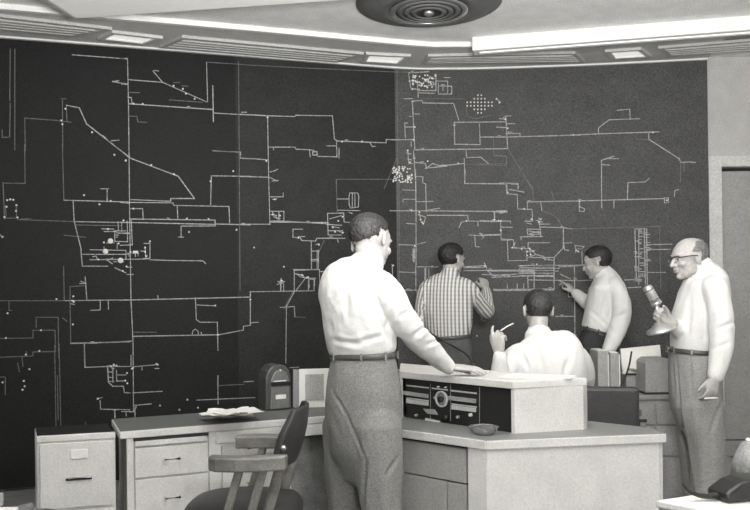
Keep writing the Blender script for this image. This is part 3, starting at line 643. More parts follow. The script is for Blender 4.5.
# ---- wooden armchair
def armchair(base, fwd, scale, label):
    f = V((fwd[0], fwd[1], 0)).normalized(); l = V((-f.y, f.x, 0)); o = V((base[0], base[1], 0))
    P = lambda a, b, z: o+f*(a*scale)+l*(b*scale)+V((0, 0, z*scale))
    t = thing('wooden_armchair', o, label, 'chair')
    # seat
    b = B(); n = 28
    def ring(z, k): return [P(.24*k*math.copysign(abs(math.cos(q))**.7, math.cos(q))+.0, .245*k*math.copysign(abs(math.sin(q))**.7, math.sin(q)), z) for q in [2*math.pi*i/n for i in range(n)]]
    R_ = [ring(.45, .96), ring(.465, 1), ring(.50, 1), ring(.525, .93), ring(.54, .7), ring(.545, .3)]
    vs = [[b.bm.verts.new(p) for p in r] for r in R_]
    for A, Bv in zip(vs, vs[1:]):
        for i in range(n): b.bm.faces.new((A[i], A[(i+1) % n], Bv[(i+1) % n], Bv[i])).smooth = True
    b.bm.faces.new(vs[0][::-1]); b.bm.faces.new(vs[-1]); obj('seat', b, M['leather'], t)
    # curved leather back
    b = B(); N = 18; Z = 8; fr, bk = [], []
    for j in range(Z+1):
        z = .69+.235*j/Z; rr = []; rb = []
        half = math.radians(37)*(1 if j < 4 else 1-.055*(j-4)**1.2)
        for i in range(N+1):
            q = -half+2*half*i/N; rad = .285; lean_ = .055*(j/Z)
            rr.append(P(.085-rad*math.cos(q)-lean_, rad*1.0*math.sin(q), z)); th = .022+.012*math.sin(math.pi*j/Z)
            rb.append(P(.085-(rad+th)*math.cos(q)-lean_, (rad+th)*math.sin(q), z))
        fr.append([b.bm.verts.new(p) for p in rr]); bk.append([b.bm.verts.new(p) for p in rb])
    for j in range(Z):
        for i in range(N):
            b.bm.faces.new((fr[j][i], fr[j][i+1], fr[j+1][i+1], fr[j+1][i])); b.bm.faces.new((bk[j][i+1], bk[j][i], bk[j+1][i], bk[j+1][i+1]))
        b.bm.faces.new((fr[j][0], fr[j+1][0], bk[j+1][0], bk[j][0])); b.bm.faces.new((fr[j][N], bk[j][N], bk[j+1][N], fr[j+1][N]))
    for i in range(N): b.bm.faces.new((fr[0][i], bk[0][i], bk[0][i+1], fr[0][i+1])); b.bm.faces.new((fr[Z][i], fr[Z][i+1], bk[Z][i+1], bk[Z][i]))
    bo = obj('backrest', b, M['leather'], t, bevel=.006, smooth=True)
    for (q, z) in ((-.62, .78), (.62, .78), (-.76, .715), (.76, .715)):
        c = P(.085-.318*math.cos(q)-.03, .318*math.sin(q), z)
        obj('rivet', B().ell(c, (.012, .012, .012), seg=12, rings=8), M['metal'], bo)
    for s in (-1, 1):
        arm = B(); sec = [(.085, .215, .024), (.05, .232, .034), (-.03, .236, .036), (-.12, .230, .034), (-.22, .200, .024)]
        rings = []
        for a, bb_, hw in sec:
            rings.append([P(a, s*bb_+hw, .700), P(a, s*bb_+hw, .757), P(a, s*bb_-hw, .757), P(a, s*bb_-hw, .700)])
        vv = [[arm.bm.verts.new(p) for p in r] for r in rings]
        for A, Bv in zip(vv, vv[1:]):
            for i in range(4): arm.bm.faces.new((A[i], A[(i+1) % 4], Bv[(i+1) % 4], Bv[i]))
        arm.bm.faces.new(vv[0]); arm.bm.faces.new(vv[-1][::-1]); obj('armrest', arm, M['wood'], t, bevel=.008)
        for a in (-.03, -.125):
            obj('arm_slat', B().obox(P(a+.025, s*.222, .60), f, l, (P(a, 0, 1)-P(a+.30, 0, 0)).normalized(), .017*scale,   .011*scale, .115*scale), M['wood'], t, bevel=.004)
        obj('back_post', B().tube([P(-.11, s*.17, .44), P(-.16, s*.178, .6), P(-.20, s*.185, .74)], [(.021, .015)]*3, seg=10), M['wood'], t)
        for a in (.17, -.17):
            obj('leg', B().tube([P(a, s*.18, .44), P(a*1.12, s*.20, .22), P(a*1.2, s*.21, .012)], [.024, .020, .015], seg=12), M['wood'], t)
        obj('stretcher', B().tube([P(.18, s*.197, .2), P(-.18, s*.197, .2)], .011, seg=8), M['wood'], t)
    return t
armchair((-.56, 3.36), (-.99, .07), 1.0, 'wooden armchair with dark leather back and seat, drawn up before the left desk')

# ---- seated man's chair
cc = V((1.10, 4.32, 0)); T = Fr(cc, (.99, -.14))
t = thing('office_chair', cc+T.n*.25, 'black upholstered office chair behind the console desk under the seated man', 'chair')
obj('backrest', T.box(B(), -.28, .31, -.01, .055, .60, .862), M['leather'], t, bevel=.02)
obj('seat', T.box(B(), -.30, .27, .07, .50, .40, .452), M['leather'], t, bevel=.02)
obj('back_bracket', T.box(B(), -.04, .04, .02, .06, .38, .62), M['gunmetal'], t)
for s, a in ((-1, -.315), (1, .322)):
    o_arm = obj('armrest', B().tube([T.p(a, .04, .63), T.p(a, .30, .645), T.p(a, .38, .60)], [(.022, .015)]*3, seg=10), M['black'], t)
    obj('arm_support', B().tube([T.p(a, .25, .64), T.p(a*.92, .25, .44)], .012, seg=8), M['gunmetal'], t)
obj('arm_knob', B().ell(T.p(.325, .0, .655), (.02, .02, .02), seg=12, rings=8), M['gunmetal'], t)
obj('pedestal_column', B().cyl(T.p(-.015, .28, .10), T.p(-.015, .28, .41), .028), M['gunmetal'], t)
for k in range(5):
    q = k*2*math.pi/5+.3; e = T.p(-.015, .28, .05)+V((math.cos(q), math.sin(q), 0))*.27
    lg = obj('base_leg', B().tube([T.p(-.015, .28, .11), e+V((0, 0, .02))], [.02, .013], seg=10), M['gunmetal'], t)
    obj('caster', B().ell(e-V((0, 0, .022)), (.022, .022, .027), seg=12, rings=8), M['black'], lg)

# ---- grey steel desk in the background
G = Fr((1.36, 4.98), (1, 0.0))
t = thing('steel_desk', G.p(.37, .3), 'grey steel desk with drawers in the background behind the man holding the microphone', 'desk')
obj('desk_top_surface', G.box(B(), 0, .74, 0, .6, .695, .722), M['deskgrey'], t, bevel=.004)
obj('carcass', G.box(B(), .02, .72, .02, .58, .03, .695), M['deskgrey'], t)
for a0, a1 in ((.03, .37), (.385, .71)):
    for z0, z1 in ((.54, .665), (.345, .53), (.05, .33)):
        d_ = obj('drawer', G.box(B(), a0, a1, .004, .022, z0, z1), M['deskgrey'], t, bevel=.003)
        obj('label_holder', G.box(B(), (a0+a1)/2+.045, (a0+a1)/2+.09, -.002, .005, z1-.07, z1-.03), M['paper'] if z0 < .1 else M['gunmetal'], d_)
        obj('drawer_handle', G.box(B(), (a0+a1)/2+.02, (a0+a1)/2+.12, -.012, .005, z0+.02, z0+.035), M['dark'], d_, bevel=.002)
# things on the steel desk
GZ = .7225
for i, (x0, x1, lb) in enumerate(((598, 608.5, 'left upright grey binder on the steel desk, next to the pointing man'), (610.5, 619.5, 'right upright grey binder on the steel desk, beside the gooseneck'))):
    a = W(x0, 380, 5.05).x; b_ = W(x1, 380, 5.05).x
    t = thing('binder', ((a+b_)/2, 5.12, GZ), lb, 'binder', 'upright binders on the steel desk')
    obj('cover', B().box(a, b_, 5.05, 5.24, GZ, GZ+(.275, .262)[i]), M['deskgrey'], t, bevel=.004)
    obj('page_block', B().box(a+.007, b_-.007, 5.06, 5.23, GZ+.008, GZ+(.279, .266)[i]), M['paper'], t)
    obj('spine_label', B().box(b_-.002, b_+.006, 5.052, 5.2, GZ+.01, GZ+.25), M['white'], t)
a, b_ = W(626, 380, 5.35).x, W(658, 380, 5.35).x
t = thing('paper_rack', ((a+b_)/2, 5.35, GZ), 'white sheets standing in a grey tray on the steel desk', 'paper tray')
obj('tray', B().box(a-.02, b_, 5.28, 5.52, GZ, GZ+.095), M['deskgrey'], t, bevel=.004)
obj('tray_lip', B().box(a-.02, b_, 5.272, 5.29, GZ+.095, GZ+.106), M['dark'], t)
q = B().hexa([(a-.03, 5.32, GZ+.1), (b_+.02, 5.32, GZ+.1), (b_+.02, 5.34, GZ+.1), (a-.03, 5.34, GZ+.1)], [(a-.03, 5.36, GZ+.262), (b_+.02, 5.36, GZ+.285), (b_+.02, 5.38, GZ+.285), (a-.03, 5.38, GZ+.262)])
obj('white_sheets', q, M['paper'], t)
obj('folded_sheet', sheet(B(), a+.07, 5.31, GZ+.125, .13, .05, .1, .02), M['paper'], t)
a, b_ = W(645.5, 380, 5.02).x, W(671, 380, 5.02).x
t = thing('equipment_cover', ((a+b_)/2, 5.1, GZ), 'grey metal equipment box with rounded corners on the steel desk', 'equipment box')
h = .225; r = .03
prf = [(a, 0), (b_, 0), (b_, h-.01), (b_-.02, h), (a+r, h), (a+.01, h-.012), (a, h-r)]
obj('box_shell', B().hexa([V((x, 5.02, GZ+z)) for x, z in prf], [V((x, 5.2, GZ+z)) for x, z in prf]), M['deskgrey'], t, bevel=.008)
obj('base_strip', B().box(a-.004, b_, 5.014, 5.2, GZ, GZ+.014), M['dark'], t)
# gooseneck
g = [W(617, 390, 5.0), W(624, 380, 5.0), W(629, 366, 5.0), W(631.5, 352, 5.0)]
g[0].z = GZ+.012
t = thing('gooseneck_stand', (g[0].x, g[0].y, GZ), 'thin dark curved gooseneck stalk rising beside the binders', 'gooseneck stand')
obj('stalk', B().tube(g, .006, sub=5, seg=8), M['black'], t)
obj('foot', B().lathe((g[0].x, g[0].y, GZ), [(.0, 0), (.022, 0), (.022, .008), (.01, .016), (0, .016)], 20, close=False), M['black'], t)
# low grey box by the door
a, b_ = 2.17, 2.33
t = thing('low_grey_box', ((a+b_)/2, 5.25, 0), 'low grey box on the floor below the door, right of the man holding the microphone', 'box')
obj('box_body', B().box(a, b_, 5.15, 5.6, 0, .245), M['deskgrey'], t, bevel=.004)
obj('lid', B().box(a-.008, b_+.008, 5.142, 5.61, .245, .262), M['deskgrey'], t, bevel=.003)

# ---- foreground table corner, right
c0 = onz(655, 499, .74)
q1 = V((c0.x+.75, c0.y+.33, .74)); q2 = V((c0.x+.52, c0.y-.55, .74)); q3 = q1+(q2-c0)
t = thing('corner_table', ((c0.x+q3.x)/2, (c0.y+q3.y)/2, 0), 'light table top corner at the bottom right edge of the photo', 'table')
obj('table_top', B().prism([c0.xy, q2.xy, q3.xy, q1.xy], .715, .735), M['deskwhite'], t, bevel=.003)
obj('table_edge', B().prism([(c0+V((.012, 0, 0))).xy, (q2+V((.0, .015, 0))).xy, (q3+V((-.02, 0, 0))).xy, (q1+V((0, -.015, 0))).xy], .69, .716), M['deskgrey'], t)
ctr = (c0+q3)/2
for p in (c0, q1, q2, q3):
    x = p.lerp(ctr, .1); obj('leg', B().box(x.x-.022, x.x+.022, x.y-.022, x.y+.022, 0, .69), M['deskgrey'], t)
# black telephone on it
p0 = onz(733, 504, .735)
T = Fr(p0, (.96, .25))
t = thing('desk_telephone', T.p(.1, .06, .735), 'black desk telephone with a curved horn at the bottom right corner', 'telephone')
pr = [(-.02, 0), (.24, 0), (.24, .066), (.06, .066), (.03, .058), (-.02, .03)]
obj('telephone_body', B().hexa([T.p(a, 0, .735+z) for a, z in pr], [T.p(a, .10, .735+z) for a, z in pr]), M['black'], t, bevel=.012)
obj('horn', B().tube([T.p(-.005, .05, .752), T.p(-.06, .055, .750), T.p(-.105, .06, .765), T.p(-.13, .063, .79)], [(.013, .010), (.009, .008), (.006, .006), (.003, .003)], sub=5, seg=10), M['black'], t)
p1 = W(745, 478, 2.75)
t = thing('tapered_cover', (p1.x, 2.78, .735), 'grey tapered cover with a bright knob behind the black telephone', 'cover')
obj('cover', B().lathe((p1.x+.035, 2.80, .735), [(0, 0), (.06, 0), (.052, .05), (.022, .115), (0, .12)], 24, close=False), M['modesty'], t)
obj('knob', B().ell((p1.x+.035, 2.80, .858), (.008, .009, .009), seg=12, rings=8), M['paper'], t)
# ---- bottom-left corner: low stand with a light top and a crumpled cloth
a = onz(19, 506.5, .70)
t = thing('side_table', (a.x-.3, a.y-.2, 0), 'light-topped side table just showing at the bottom left corner', 'table')
obj('table_top', B().box(a.x-.6, a.x, a.y-.5, a.y, .675, .70), M['deskwhite'], t, bevel=.004)
for x, y in ((a.x-.05, a.y-.05), (a.x-.55, a.y-.05), (a.x-.05, a.y-.45), (a.x-.55, a.y-.45)): obj('leg', B().box(x-.02, x+.02, y-.02, y+.02, 0, .675), M['deskgrey'], t)
p = onz(1.5, 505, .70)
tag(obj('grey_block', B().box(p.x-.09, p.x+.008, p.y-.1, p.y, .70, .742), M['deskgrey'], base=(p.x-.04, p.y-.05, .70), bevel=.003), 'small grey block on the side table at the bottom left edge', 'block')
# waste bin with crumpled paper between side table and cabinet
p = W(26, 512, 3.2)
t = thing('waste_basket', (p.x, 3.2, 0), 'dark waste basket with crumpled grey paper left of the filing cabinet', 'waste basket')
hh = p.z-.02
obj('basket', B().lathe((p.x, 3.2, 0), [(0, 0), (.10, 0), (.13, hh), (.124, hh), (.095, .01), (0, .01)], 28, close=False), M['gunmetal'], t)
bb = B(); rnd = random.Random(3)
for k in range(14):
    q = rnd.uniform(0, 6.28); r = rnd.uniform(0, .075); bb.ell((p.x+r*math.cos(q), 3.2+r*math.sin(q), hh+rnd.uniform(-.03, .03)), (rnd.uniform(.025, .045), rnd.uniform(.025, .04), rnd.uniform(.02, .035)), seg=7, rings=5)
o = obj('crumpled_paper', bb, M['cloth'], t); o['kind'] = 'stuff'
# ============================================================ people
def smooth01(x): x = max(0, min(1, x)); return x*x*(3-2*x)
def headM(yaw, pitch, roll=0):
    return Matrix.Rotation(-math.radians(yaw), 3, 'Z') @ Matrix.Rotation(-math.radians(pitch), 3, 'X') @ Matrix.Rotation(math.radians(roll), 3, 'Y')
def add_head(b, c, R, k, bald=False):
    """cranium, jaw, nose, lips, brow, ears; local x right, y forward, z up"""
    def E(p, r, Q=None): b.ell(c+R@(V(p)*k), [x*k for x in r], R@(Q or Matrix.Identity(3)), seg=24, rings=16)
    E((0, -.014, .034), (.077, .097, .084)); E((0, .028, .020), (.068, .066, .074)); E((0, .028, -.025), (.060, .060, .078))
    E((0, .034, -.072), (.047, .047, .040)); E((0, .062, -.096), (.024, .024, .019))
    for s in (-1, 1):
        E((s*.038, .010, -.058), (.022, .042, .034)); E((s*.036, .062, -.026), (.024, .023, .021)); E((s*.028, .078, .026), (.027, .015, .009))
        E((s*.0125, .094, -.032), (.010, .012, .009)); E((s*.030, .072, .004), (.014, .0125, .011))
        Q = Matrix.Rotation(math.radians(s*18), 3, 'Z') @ Matrix.Rotation(math.radians(-12), 3, 'X')
        E((s*.080, -.010, -.006), (.0085, .019, .033), Q); E((s*.083, -.014, .010), (.008, .018, .017), Q)
    b.tube([c+R@(V(p)*k) for p in ((0, .084, .018), (0, .098, -.008), (0, .108, -.029))], [.008*k, .0105*k, .0125*k], seg=12)
    E((0, .088, -.056), (.023, .013, .0065)); E((0, .086, -.069), (.020, .013, .0075)); E((0, .082, -.045), (.016, .014, .010))
def hairline(p, style):
    x, y, z = p; ax = abs(x)
    if style == 'full':
        zb = .070 if y > .062 else (.070-(.062-y)/.05*.052 if y > .012 else (.018-(.012-y)/.03*.045 if y > -.018 else -.030-(-.018-y)/.05*.045))
        if y > .062: zb -= .0
        return (z-max(zb, -.078))/.02
    if style == 'nape':
        zb = .098 if y > .045 else (.098-(.045-y)/.05*.075 if y > -.005 else .023-(-.005-y)/.06*.040)
        return (z-max(zb, -.030))/.02
    if style == 'recede':
        zb = .098 if y > .045 else (.098-(.045-y)/.035*.08 if y > .01 else (.018-(.01-y)/.03*.045 if y > -.02 else -.027-(-.02-y)/.05*.045))
        return (z-max(zb, -.076))/.02
    if style == 'bald':
        zb = .028 if y > .0 else (.018-(-y)/.03*.040 if y > -.03 else -.022-(-.03-y)/.05*.04)
        top = .088+(.022 if y < -.06 else 0)
        lim = .034-max(0, z-.02)*.75
        if y > lim: return -1
        return min((z-max(zb, -.07))/.02, (top-z)/.02+.3, (lim-y)/.02)
def hair_mesh(c, R, k, style, thick, seed=0):
    b = B(); add_head(b, c, R, k); bm = remeshed(b, .0045*k, 3); Ri = R.inverted(); keep = set()
    loc = {}; h = {}
    for v in bm.verts:
        p = Ri@(v.co-c)/k; loc[v] = p
        w = hairline(p, style)+noise.noise(p*60+V((seed, 0, 0)))*.45
        if abs(p.x) > .071 and -.04 < p.y < .02 and p.z < .034 : w = -1
        h[v] = w
    rem = [f for f in bm.faces if any(h[v] < 0 for v in f.verts)]
    bmesh.ops.delete(bm, geom=rem, context='FACES')
    bm.normal_update(); vs = list(bm.verts); N = {v: v.normal.copy() for v in vs}; base = {v: v.co.copy() for v in vs}
    bnd = set(v for e in bm.edges if len(e.link_faces) == 1 for v in e.verts)
    for v in vs:
        p = loc[v]; t = thick*smooth01(h[v]/1.3+.25)
        st = noise.noise(V((p.x*70, p.y*22, p.z*70))+V((seed, 0, 0)))*.0022
        v.co = base[v]+N[v]*(t+st)*k
    r = bmesh.ops.solidify(bm, geom=list(bm.faces), thickness=.006*k)
    for f in bm.faces: f.smooth = True
    return bm
def add_hand(b, wrist, fdir, dorsal, k=1.0, side=1, curl=(20, 25, 20), spread=3, thumb=35, each=None, thumbcurl=15):
    """side +1: thumb towards fdir x dorsal"""
    f = V(fdir).normalized(); z = V(dorsal); z = (z-f*z.dot(f)).normalized(); x = f.cross(z)*side
    P = lambda p: V(wrist)+(x*p[0]+f*p[1]+z*p[2])*k
    b.tube([P((0, -.03, 0)), P((0, .0, 0)), P((.002, .03, 0)), P((.001, .065, 0)), P((0, .088, 0))], [(.024*k, .019*k), (.027*k, .018*k), (.036*k, .0165*k), (.041*k, .0145*k), (.038*k, .011*k)], ref=x, sub=3, seg=18)
    spec = [(.029, .086, .072, .0088), (.0095, .091, .080, .0092), (-.0105, .089, .074, .0088), (-.029, .081, .058, .0078)]
    for i, (px, py, L, r) in enumerate(spec):
        cu = (each[i] if each else curl); a = 0; p = V((px, py-.02, 0)); pts = [P(p)]; rr = [r*k*1.0]
        sp = math.radians((1.5-i)*spread); p = V((px, py, -.001)); pts.append(P(p)); rr.append(r*k)
        for j, fr in enumerate((.46, .30, .24)):
            a += math.radians(cu[j]); d = V((math.sin(sp)*math.cos(a), math.cos(sp)*math.cos(a), -math.sin(a)))
            p = p+d*L*fr; pts.append(P(p)); rr.append(r*k*(.98, .9, .74)[j])
        b.tube(pts, rr, sub=3, seg=12)
    t = math.radians(thumb); tc = math.radians(thumbcurl)
    p0 = V((.016, .018, -.006)); p1 = p0+V((math.sin(t)*.038, math.cos(t)*.030, -.010)); p2 = p1+V((math.sin(t*.8)*.030, math.cos(t*.8)*.030, -.030*math.sin(tc))); p3 = p2+V((math.sin(t*.4)*.024, math.cos(t*.4)*.024, -.028*math.sin(tc*1.6)))
    b.tube([P(p) for p in (p0, p1, p2, p3)], [.015*k, .0125*k, .0105*k, .0082*k], sub=3, seg=12)
def displace(bm, creases, amp, sc, seed):
    bm.normal_update()
    N = [(v, v.normal.copy()) for v in bm.verts]
    for v, n in N:
        p = v.co; q = V((p.x*sc[0]+seed, p.y*sc[0], p.z*sc[1]))
        d = noise.noise(q)*amp+noise.noise(q*2.7)*amp*.6+(.5-abs(noise.noise(q*1.7+V((9, 0, 0)))))*amp*.6
        for a, b_, dep, wd in creases:
            if n.y > .25: break
            k_ = p.y/a.y; a2 = V((a.x*k_, 0, CAMH+(a.z-CAMH)*k_)); k_ = p.y/b_.y; b2 = V((b_.x*k_, 0, CAMH+(b_.z-CAMH)*k_)); p2 = V((p.x, 0, p.z))
            ab = b2-a2; t = max(0, min(1, (p2-a2).dot(ab)/ab.length_squared)); r = (p2-(a2+ab*t)).length
            fall = math.sin(math.pi*min(1, max(0, t*.9+.05)))
            if r < wd*4: d += -dep*fall*math.exp(-(r/wd)**2)+dep*.3*fall*math.exp(-((r-wd*1.6)/wd)**2)
        v.co = p+n*d
TORSO_SEG = 28
def person(name, spec):
    s = spec; base = V(s['base']); base.z = 0
    t = thing('person', base, s['label'], 'person')
    lat = V((math.cos(math.radians(s['yaw'])), -math.sin(math.radians(s['yaw'])), 0)); fwd = V((math.sin(math.radians(s['yaw'])), math.cos(math.radians(s['yaw'])), 0))
    tor = s['torso']            # bottom (waist) to top: (point, hw, hd)
    hips = s['hips']            # waist down
    neck, hc, R, k = s['neck'], s['head'], headM(*s['hrot']), s['hk']
    arms, legs = s['arms'], s['legs']
    # ---- body (skin): one continuous surface
    b = B(); q = .84
    allr = hips[::-1]+tor
    b.tube([p for p, _, _ in allr], [(a*q, c*q) for _, a, c in allr], ref=lat, seg=TORSO_SEG, sub=4)
    b.tube([tor[-1][0]+V((0, 0, -.05)), neck[0], neck[1], hc+R@V((0, -.022, -.045))*k], [(.066*k, .062*k), (.058*k, .06*k), (.054*k, .058*k), (.052*k, .056*k)], ref=lat, seg=20, sub=3)
    for a in arms:
        J, r = a['pts'], a['rad']
        b.tube(J, [x*.74 for x in r[:-1]]+[.027*k], seg=16, sub=4)
        if a.get('hand'): add_hand(b, *a['hand'], **a.get('hk', {}))
    for J, r in legs:
        b.tube(J, [x*.8 for x in r], seg=16, sub=3)
        f = J[-1]; b.tube([f+V((0, 0, .02)), f+V((0, 0, -.03))+s['toe']*.06, f+V((0, 0, -.045))+s['toe']*.15], [(.035, .035), (.036, .03), (.03, .018)], seg=12, sub=2)
    add_head(b, hc, R, k)
    bm = remeshed(b, s.get('voxel', .005), 2)
    # face features by place on the head
    Ri = R.inverted(); body = obj('body', bm, [M['skin'], M['lip'], M['eye'], M['iris']], t)
    off = worldloc(body)
    for f in body.data.polygons:
        p = Ri@(f.center+off-hc)/k
        if p.y > .07 and abs(p.z+.0625) < .0105 and abs(p.x) < .023: f.material_index = 1
        for sx in (-1, 1):
            dx, dz = p.x-sx*.030, p.z-.004
            if p.y > .062 and (dx/.0135)**2+(dz/.0062)**2 < 1: f.material_index = 3 if dx*dx+dz*dz < .0058**2 else 2
            if p.y > .06 and abs(dx) < .020 and .018 < p.z < .0245 and s.get('brow', True): f.material_index = 3
    # ---- hair
    if s.get('hair'): obj('hair', hair_mesh(hc, R, k, s['hair'], s['hthick'], s.get('seed', 0)), M[s['hmat']], t)
    # ---- shirt
    b = B(); rings = tor
    b.tube([p for p, _, _ in rings], [(a, c) for _, a, c in rings], ref=lat, seg=36, sub=4)
    for a in arms:
        J, r = a['pts'], a['rad']; w0 = tor[-2][0]
        J2 = [J[0].lerp(w0+V((0, 0, -.01)), .35)]+J; r2 = [r[0]*.95]+r
        n = a.get('cuff', 1.0)
        last = J2[-2].lerp(J2[-1], n)
        J2 = J2[:-1]+[last]; b.tube(J2, r2, seg=20, sub=4)
    nd = (neck[1]-neck[0]).normalized()
    b.tube([neck[0]-nd*.03, neck[0]+nd*.012, neck[0]+nd*.030], [(.078*k, .078*k), (.067*k, .071*k), (.062*k, .067*k)], ref=lat, seg=24)
    bm = remeshed(b, s.get('cvoxel', .007), s.get('csmooth', 5))
    displace(bm, s.get('shirt_creases', []), s.get('samp', .006), (9, 5), s.get('seed', 0))
    sh = obj('shirt', bm, M[s['shirt']], t)
    if s['shirt'] == 'striped':
        uvl = sh.data.uv_layers.new(name='cloth'); off = worldloc(sh)
        axes = [(tor[0][0], tor[-1][0], lat, .17)]
        for a in arms:
            J = a['pts']
            for p, q_ in zip(J, J[1:]): axes.append((p, q_, None, .055))
        for f in sh.data.polygons:
            c = f.center+off; best = None
            for i, (p, q_, rf, rad) in enumerate(axes):
                ab = q_-p; tt = max(0, min(1, (c-p).dot(ab)/ab.length_squared)); dist = (c-(p+ab*tt)).length/rad
                if best is None or dist < best[0]: best = (dist, i)
            p, q_, rf, rad = axes[best[1]]; d = (q_-p).normalized(); rr = rf if rf is not None else lat; a_ = (rr-d*rr.dot(d)).normalized(); b2 = d.cross(a_)
            cv = c-p; c0 = math.atan2(cv.dot(b2), cv.dot(a_))
            for li in f.loop_indices:
                w_ = sh.data.vertices[sh.data.loops[li].vertex_index].co+off-p
                if best[1] == 0:
                    uvl.data[li].uv = (w_.dot(lat)*1.0, w_.dot(d))
                else:
                    an = math.atan2(w_.dot(b2), w_.dot(a_)); 
                    while an-c0 > math.pi: an -= 2*math.pi
                    while an-c0 < -math.pi: an += 2*math.pi
                    uvl.data[li].uv = (an*.06, w_.dot(d))
    # ---- trousers
    b = B()
    hp = [(p, a, c) for p, a, c in hips]
    b.tube([p for p, _, _ in hp], [(a, c) for _, a, c in hp], ref=lat, seg=32, sub=4)
    for J, r in legs:
        hem = J[:-1]+[J[-1]+V((0, 0, .03))]; b.tube(hem, [(x, x) for x in r], seg=20, sub=4, ref=lat)
    bm = remeshed(b, s.get('cvoxel', .007)*1.05, 5)
    displace(bm, s.get('trouser_creases', []), s.get('tamp', .005), (8, 3.5), 5+s.get('seed', 0))
    obj('trousers', bm, M[s['trouser']], t)
    # ---- belt
    w0, a, c = hips[0]; up = (tor[1][0]-hips[1][0]).normalized(); bw = .0135; g = s.get('beltgrow', .008)
    bt_ = B(); n = 48; lo, hi = [], []
    def loop(rg, dz): 
        y2 = lat-up*lat.dot(up); y2.normalize(); y3 = up.cross(y2)
        return [w0+up*dz+y2*((a+rg)*math.cos(2*math.pi*i/n))+y3*((c+rg)*math.sin(2*math.pi*i/n)) for i in range(n)]
    L4 = [[bt_.bm.verts.new(p) for p in loop(*z)] for z in ((g, -bw), (g+.005, -bw*.6), (g+.005, bw*.6), (g, bw), (g-.012, bw), (g-.012, -bw))]
    for A, Bv in zip(L4, L4[1:]+L4[:1]):
        for i in range(n): bt_.bm.faces.new((A[i], A[(i+1) % n], Bv[(i+1) % n], Bv[i])).smooth = True
    be = obj('belt', bt_, M['belt'], t)
    y2 = lat-up*lat.dot(up); y2.normalize(); y3 = up.cross(y2)
    for dg in (20, 62, 118, 160, 200, 242, 298, 340):
        q_ = math.radians(dg); pc_ = w0+y2*((a+g+.006)*math.cos(q_))+y3*((c+g+.006)*math.sin(q_)); nn = (y2*math.cos(q_)/a+y3*math.sin(q_)/c).normalized()
        obj('belt_loop', B().obox(pc_, up.cross(nn), nn, up, .0045, .002, .018), M[s['trouser']], be)
    bk = w0+y3*(-(c+g+.007)) if (y3.dot(fwd) < 0) else w0+y3*(c+g+.007)
    obj('buckle', B().obox(bk, y2, y3, up, .024, .004, .018), M['metal'], be, bevel=.003)
    # ---- shoes
    for J, r in legs:
        f = V((J[-1].x, J[-1].y, 0)); d = s['toe'].normalized(); sd = V((-d.y, d.x, 0)); sb_ = B()
        sec = [(-.085, .030, .075), (-.03, .036, .085), (.04, .040, .075), (.11, .045, .052), (.16, .040, .042), (.195, .020, .030)]
        rings_ = []
        for a_, hw, h_ in sec:
            rings_.append([sb_.bm.verts.new(f+d*a_+sd*(hw*math.cos(q_))+V((0, 0, max(.002, h_*.5+h_*.5*math.sin(q_))))) for q_ in [2*math.pi*i/16 for i in range(16)]])
        for A, Bv in zip(rings_, rings_[1:]):
            for i in range(16): sb_.bm.faces.new((A[i], A[(i+1) % 16], Bv[(i+1) % 16], Bv[i])).smooth = True
        sb_.bm.faces.new(rings_[0]); sb_.bm.faces.new(rings_[-1][::-1]); obj('shoe', sb_, M['shoe'], t)
    return t, body
def legpts(hip, knee, ankle): return [V(hip), V(hip).lerp(V(knee), .5), V(knee), V(knee).lerp(V(ankle), .5), V(ankle)]
def dirv(yaw): return V((math.sin(math.radians(yaw)), math.cos(math.radians(yaw)), 0))
Z = lambda x, y, z: V((x, y, z))

# ---------------- A: the man standing in front, hand on the console
Y = 3.68
A_ = dict(base=W(364, 400, Y), yaw=38, label='person in white shirt and grey trousers standing in front with one hand on the console',
    hips=[(W(363.5, 355, Y), .160, .120), (W(363, 372, Y), .172, .135), (W(363, 395, Y), .190, .150), (W(363, 425, Y), .192, .150), (W(364, 450, Y), .178, .135), (W(365, 466, Y), .14, .10)],
    torso=[(W(363, 357, Y), .152, .115), (W(362, 349, Y), .168, .128), (W(360, 330, Y), .178, .142), (W(358, 307, Y), .190, .150), (W(357, 287, Y), .198, .138), (W(361, 275, Y), .160, .108), (W(366, 266, Y), .085, .075)],
    neck=(W(366, 266, Y), W(370, 257, Y+.01)), head=W(371, 242, Y+.04), hrot=(38, 18, -8), hk=1.08, hair='nape', hthick=.008, hmat='hair_mid',
    arms=[dict(pts=[W(384, 288, 3.57), W(398, 312, 3.58), W(415, 335, 3.66), W(432, 352, 3.76), W(448, 367.5, 3.85)], rad=[.070, .068, .060, .053, .038], cuff=.97,
               hand=(W(449, 367.5, 3.855), V((1, -.12, -.04)), V((0.05, -.15, 1))), hk=dict(k=1.05, side=-1, curl=(6, 12, 10), spread=4, thumb=28)),
          dict(pts=[W(334, 290, 3.80), W(336, 318, 3.88), Z(-.15, 3.92, 1.14), Z(-.08, 3.92, 1.08), Z(-.03, 3.88, 1.02)], rad=[.066, .062, .056, .05, .036],
               hand=(Z(-.03, 3.88, 1.02), V((.3, -.2, -.9)), V((.3, .8, .1))), hk=dict(k=1.0, side=1, curl=(30, 40, 30)))],
    legs=[(legpts(W(346, 425, 3.76), W(348, 505, 3.80), V((-.13, 3.80, .09))), [.112, .105, .092, .088, .095]),
          (legpts(W(377, 425, 3.60), W(381, 505, 3.60), V((.05, 3.58, .09))), [.115, .108, .094, .088, .095])],
    toe=dirv(30), shirt='shirt', trouser='trouser', seed=3, samp=.007, tamp=.006, cvoxel=.0065, voxel=.0045)
yf = 3.52
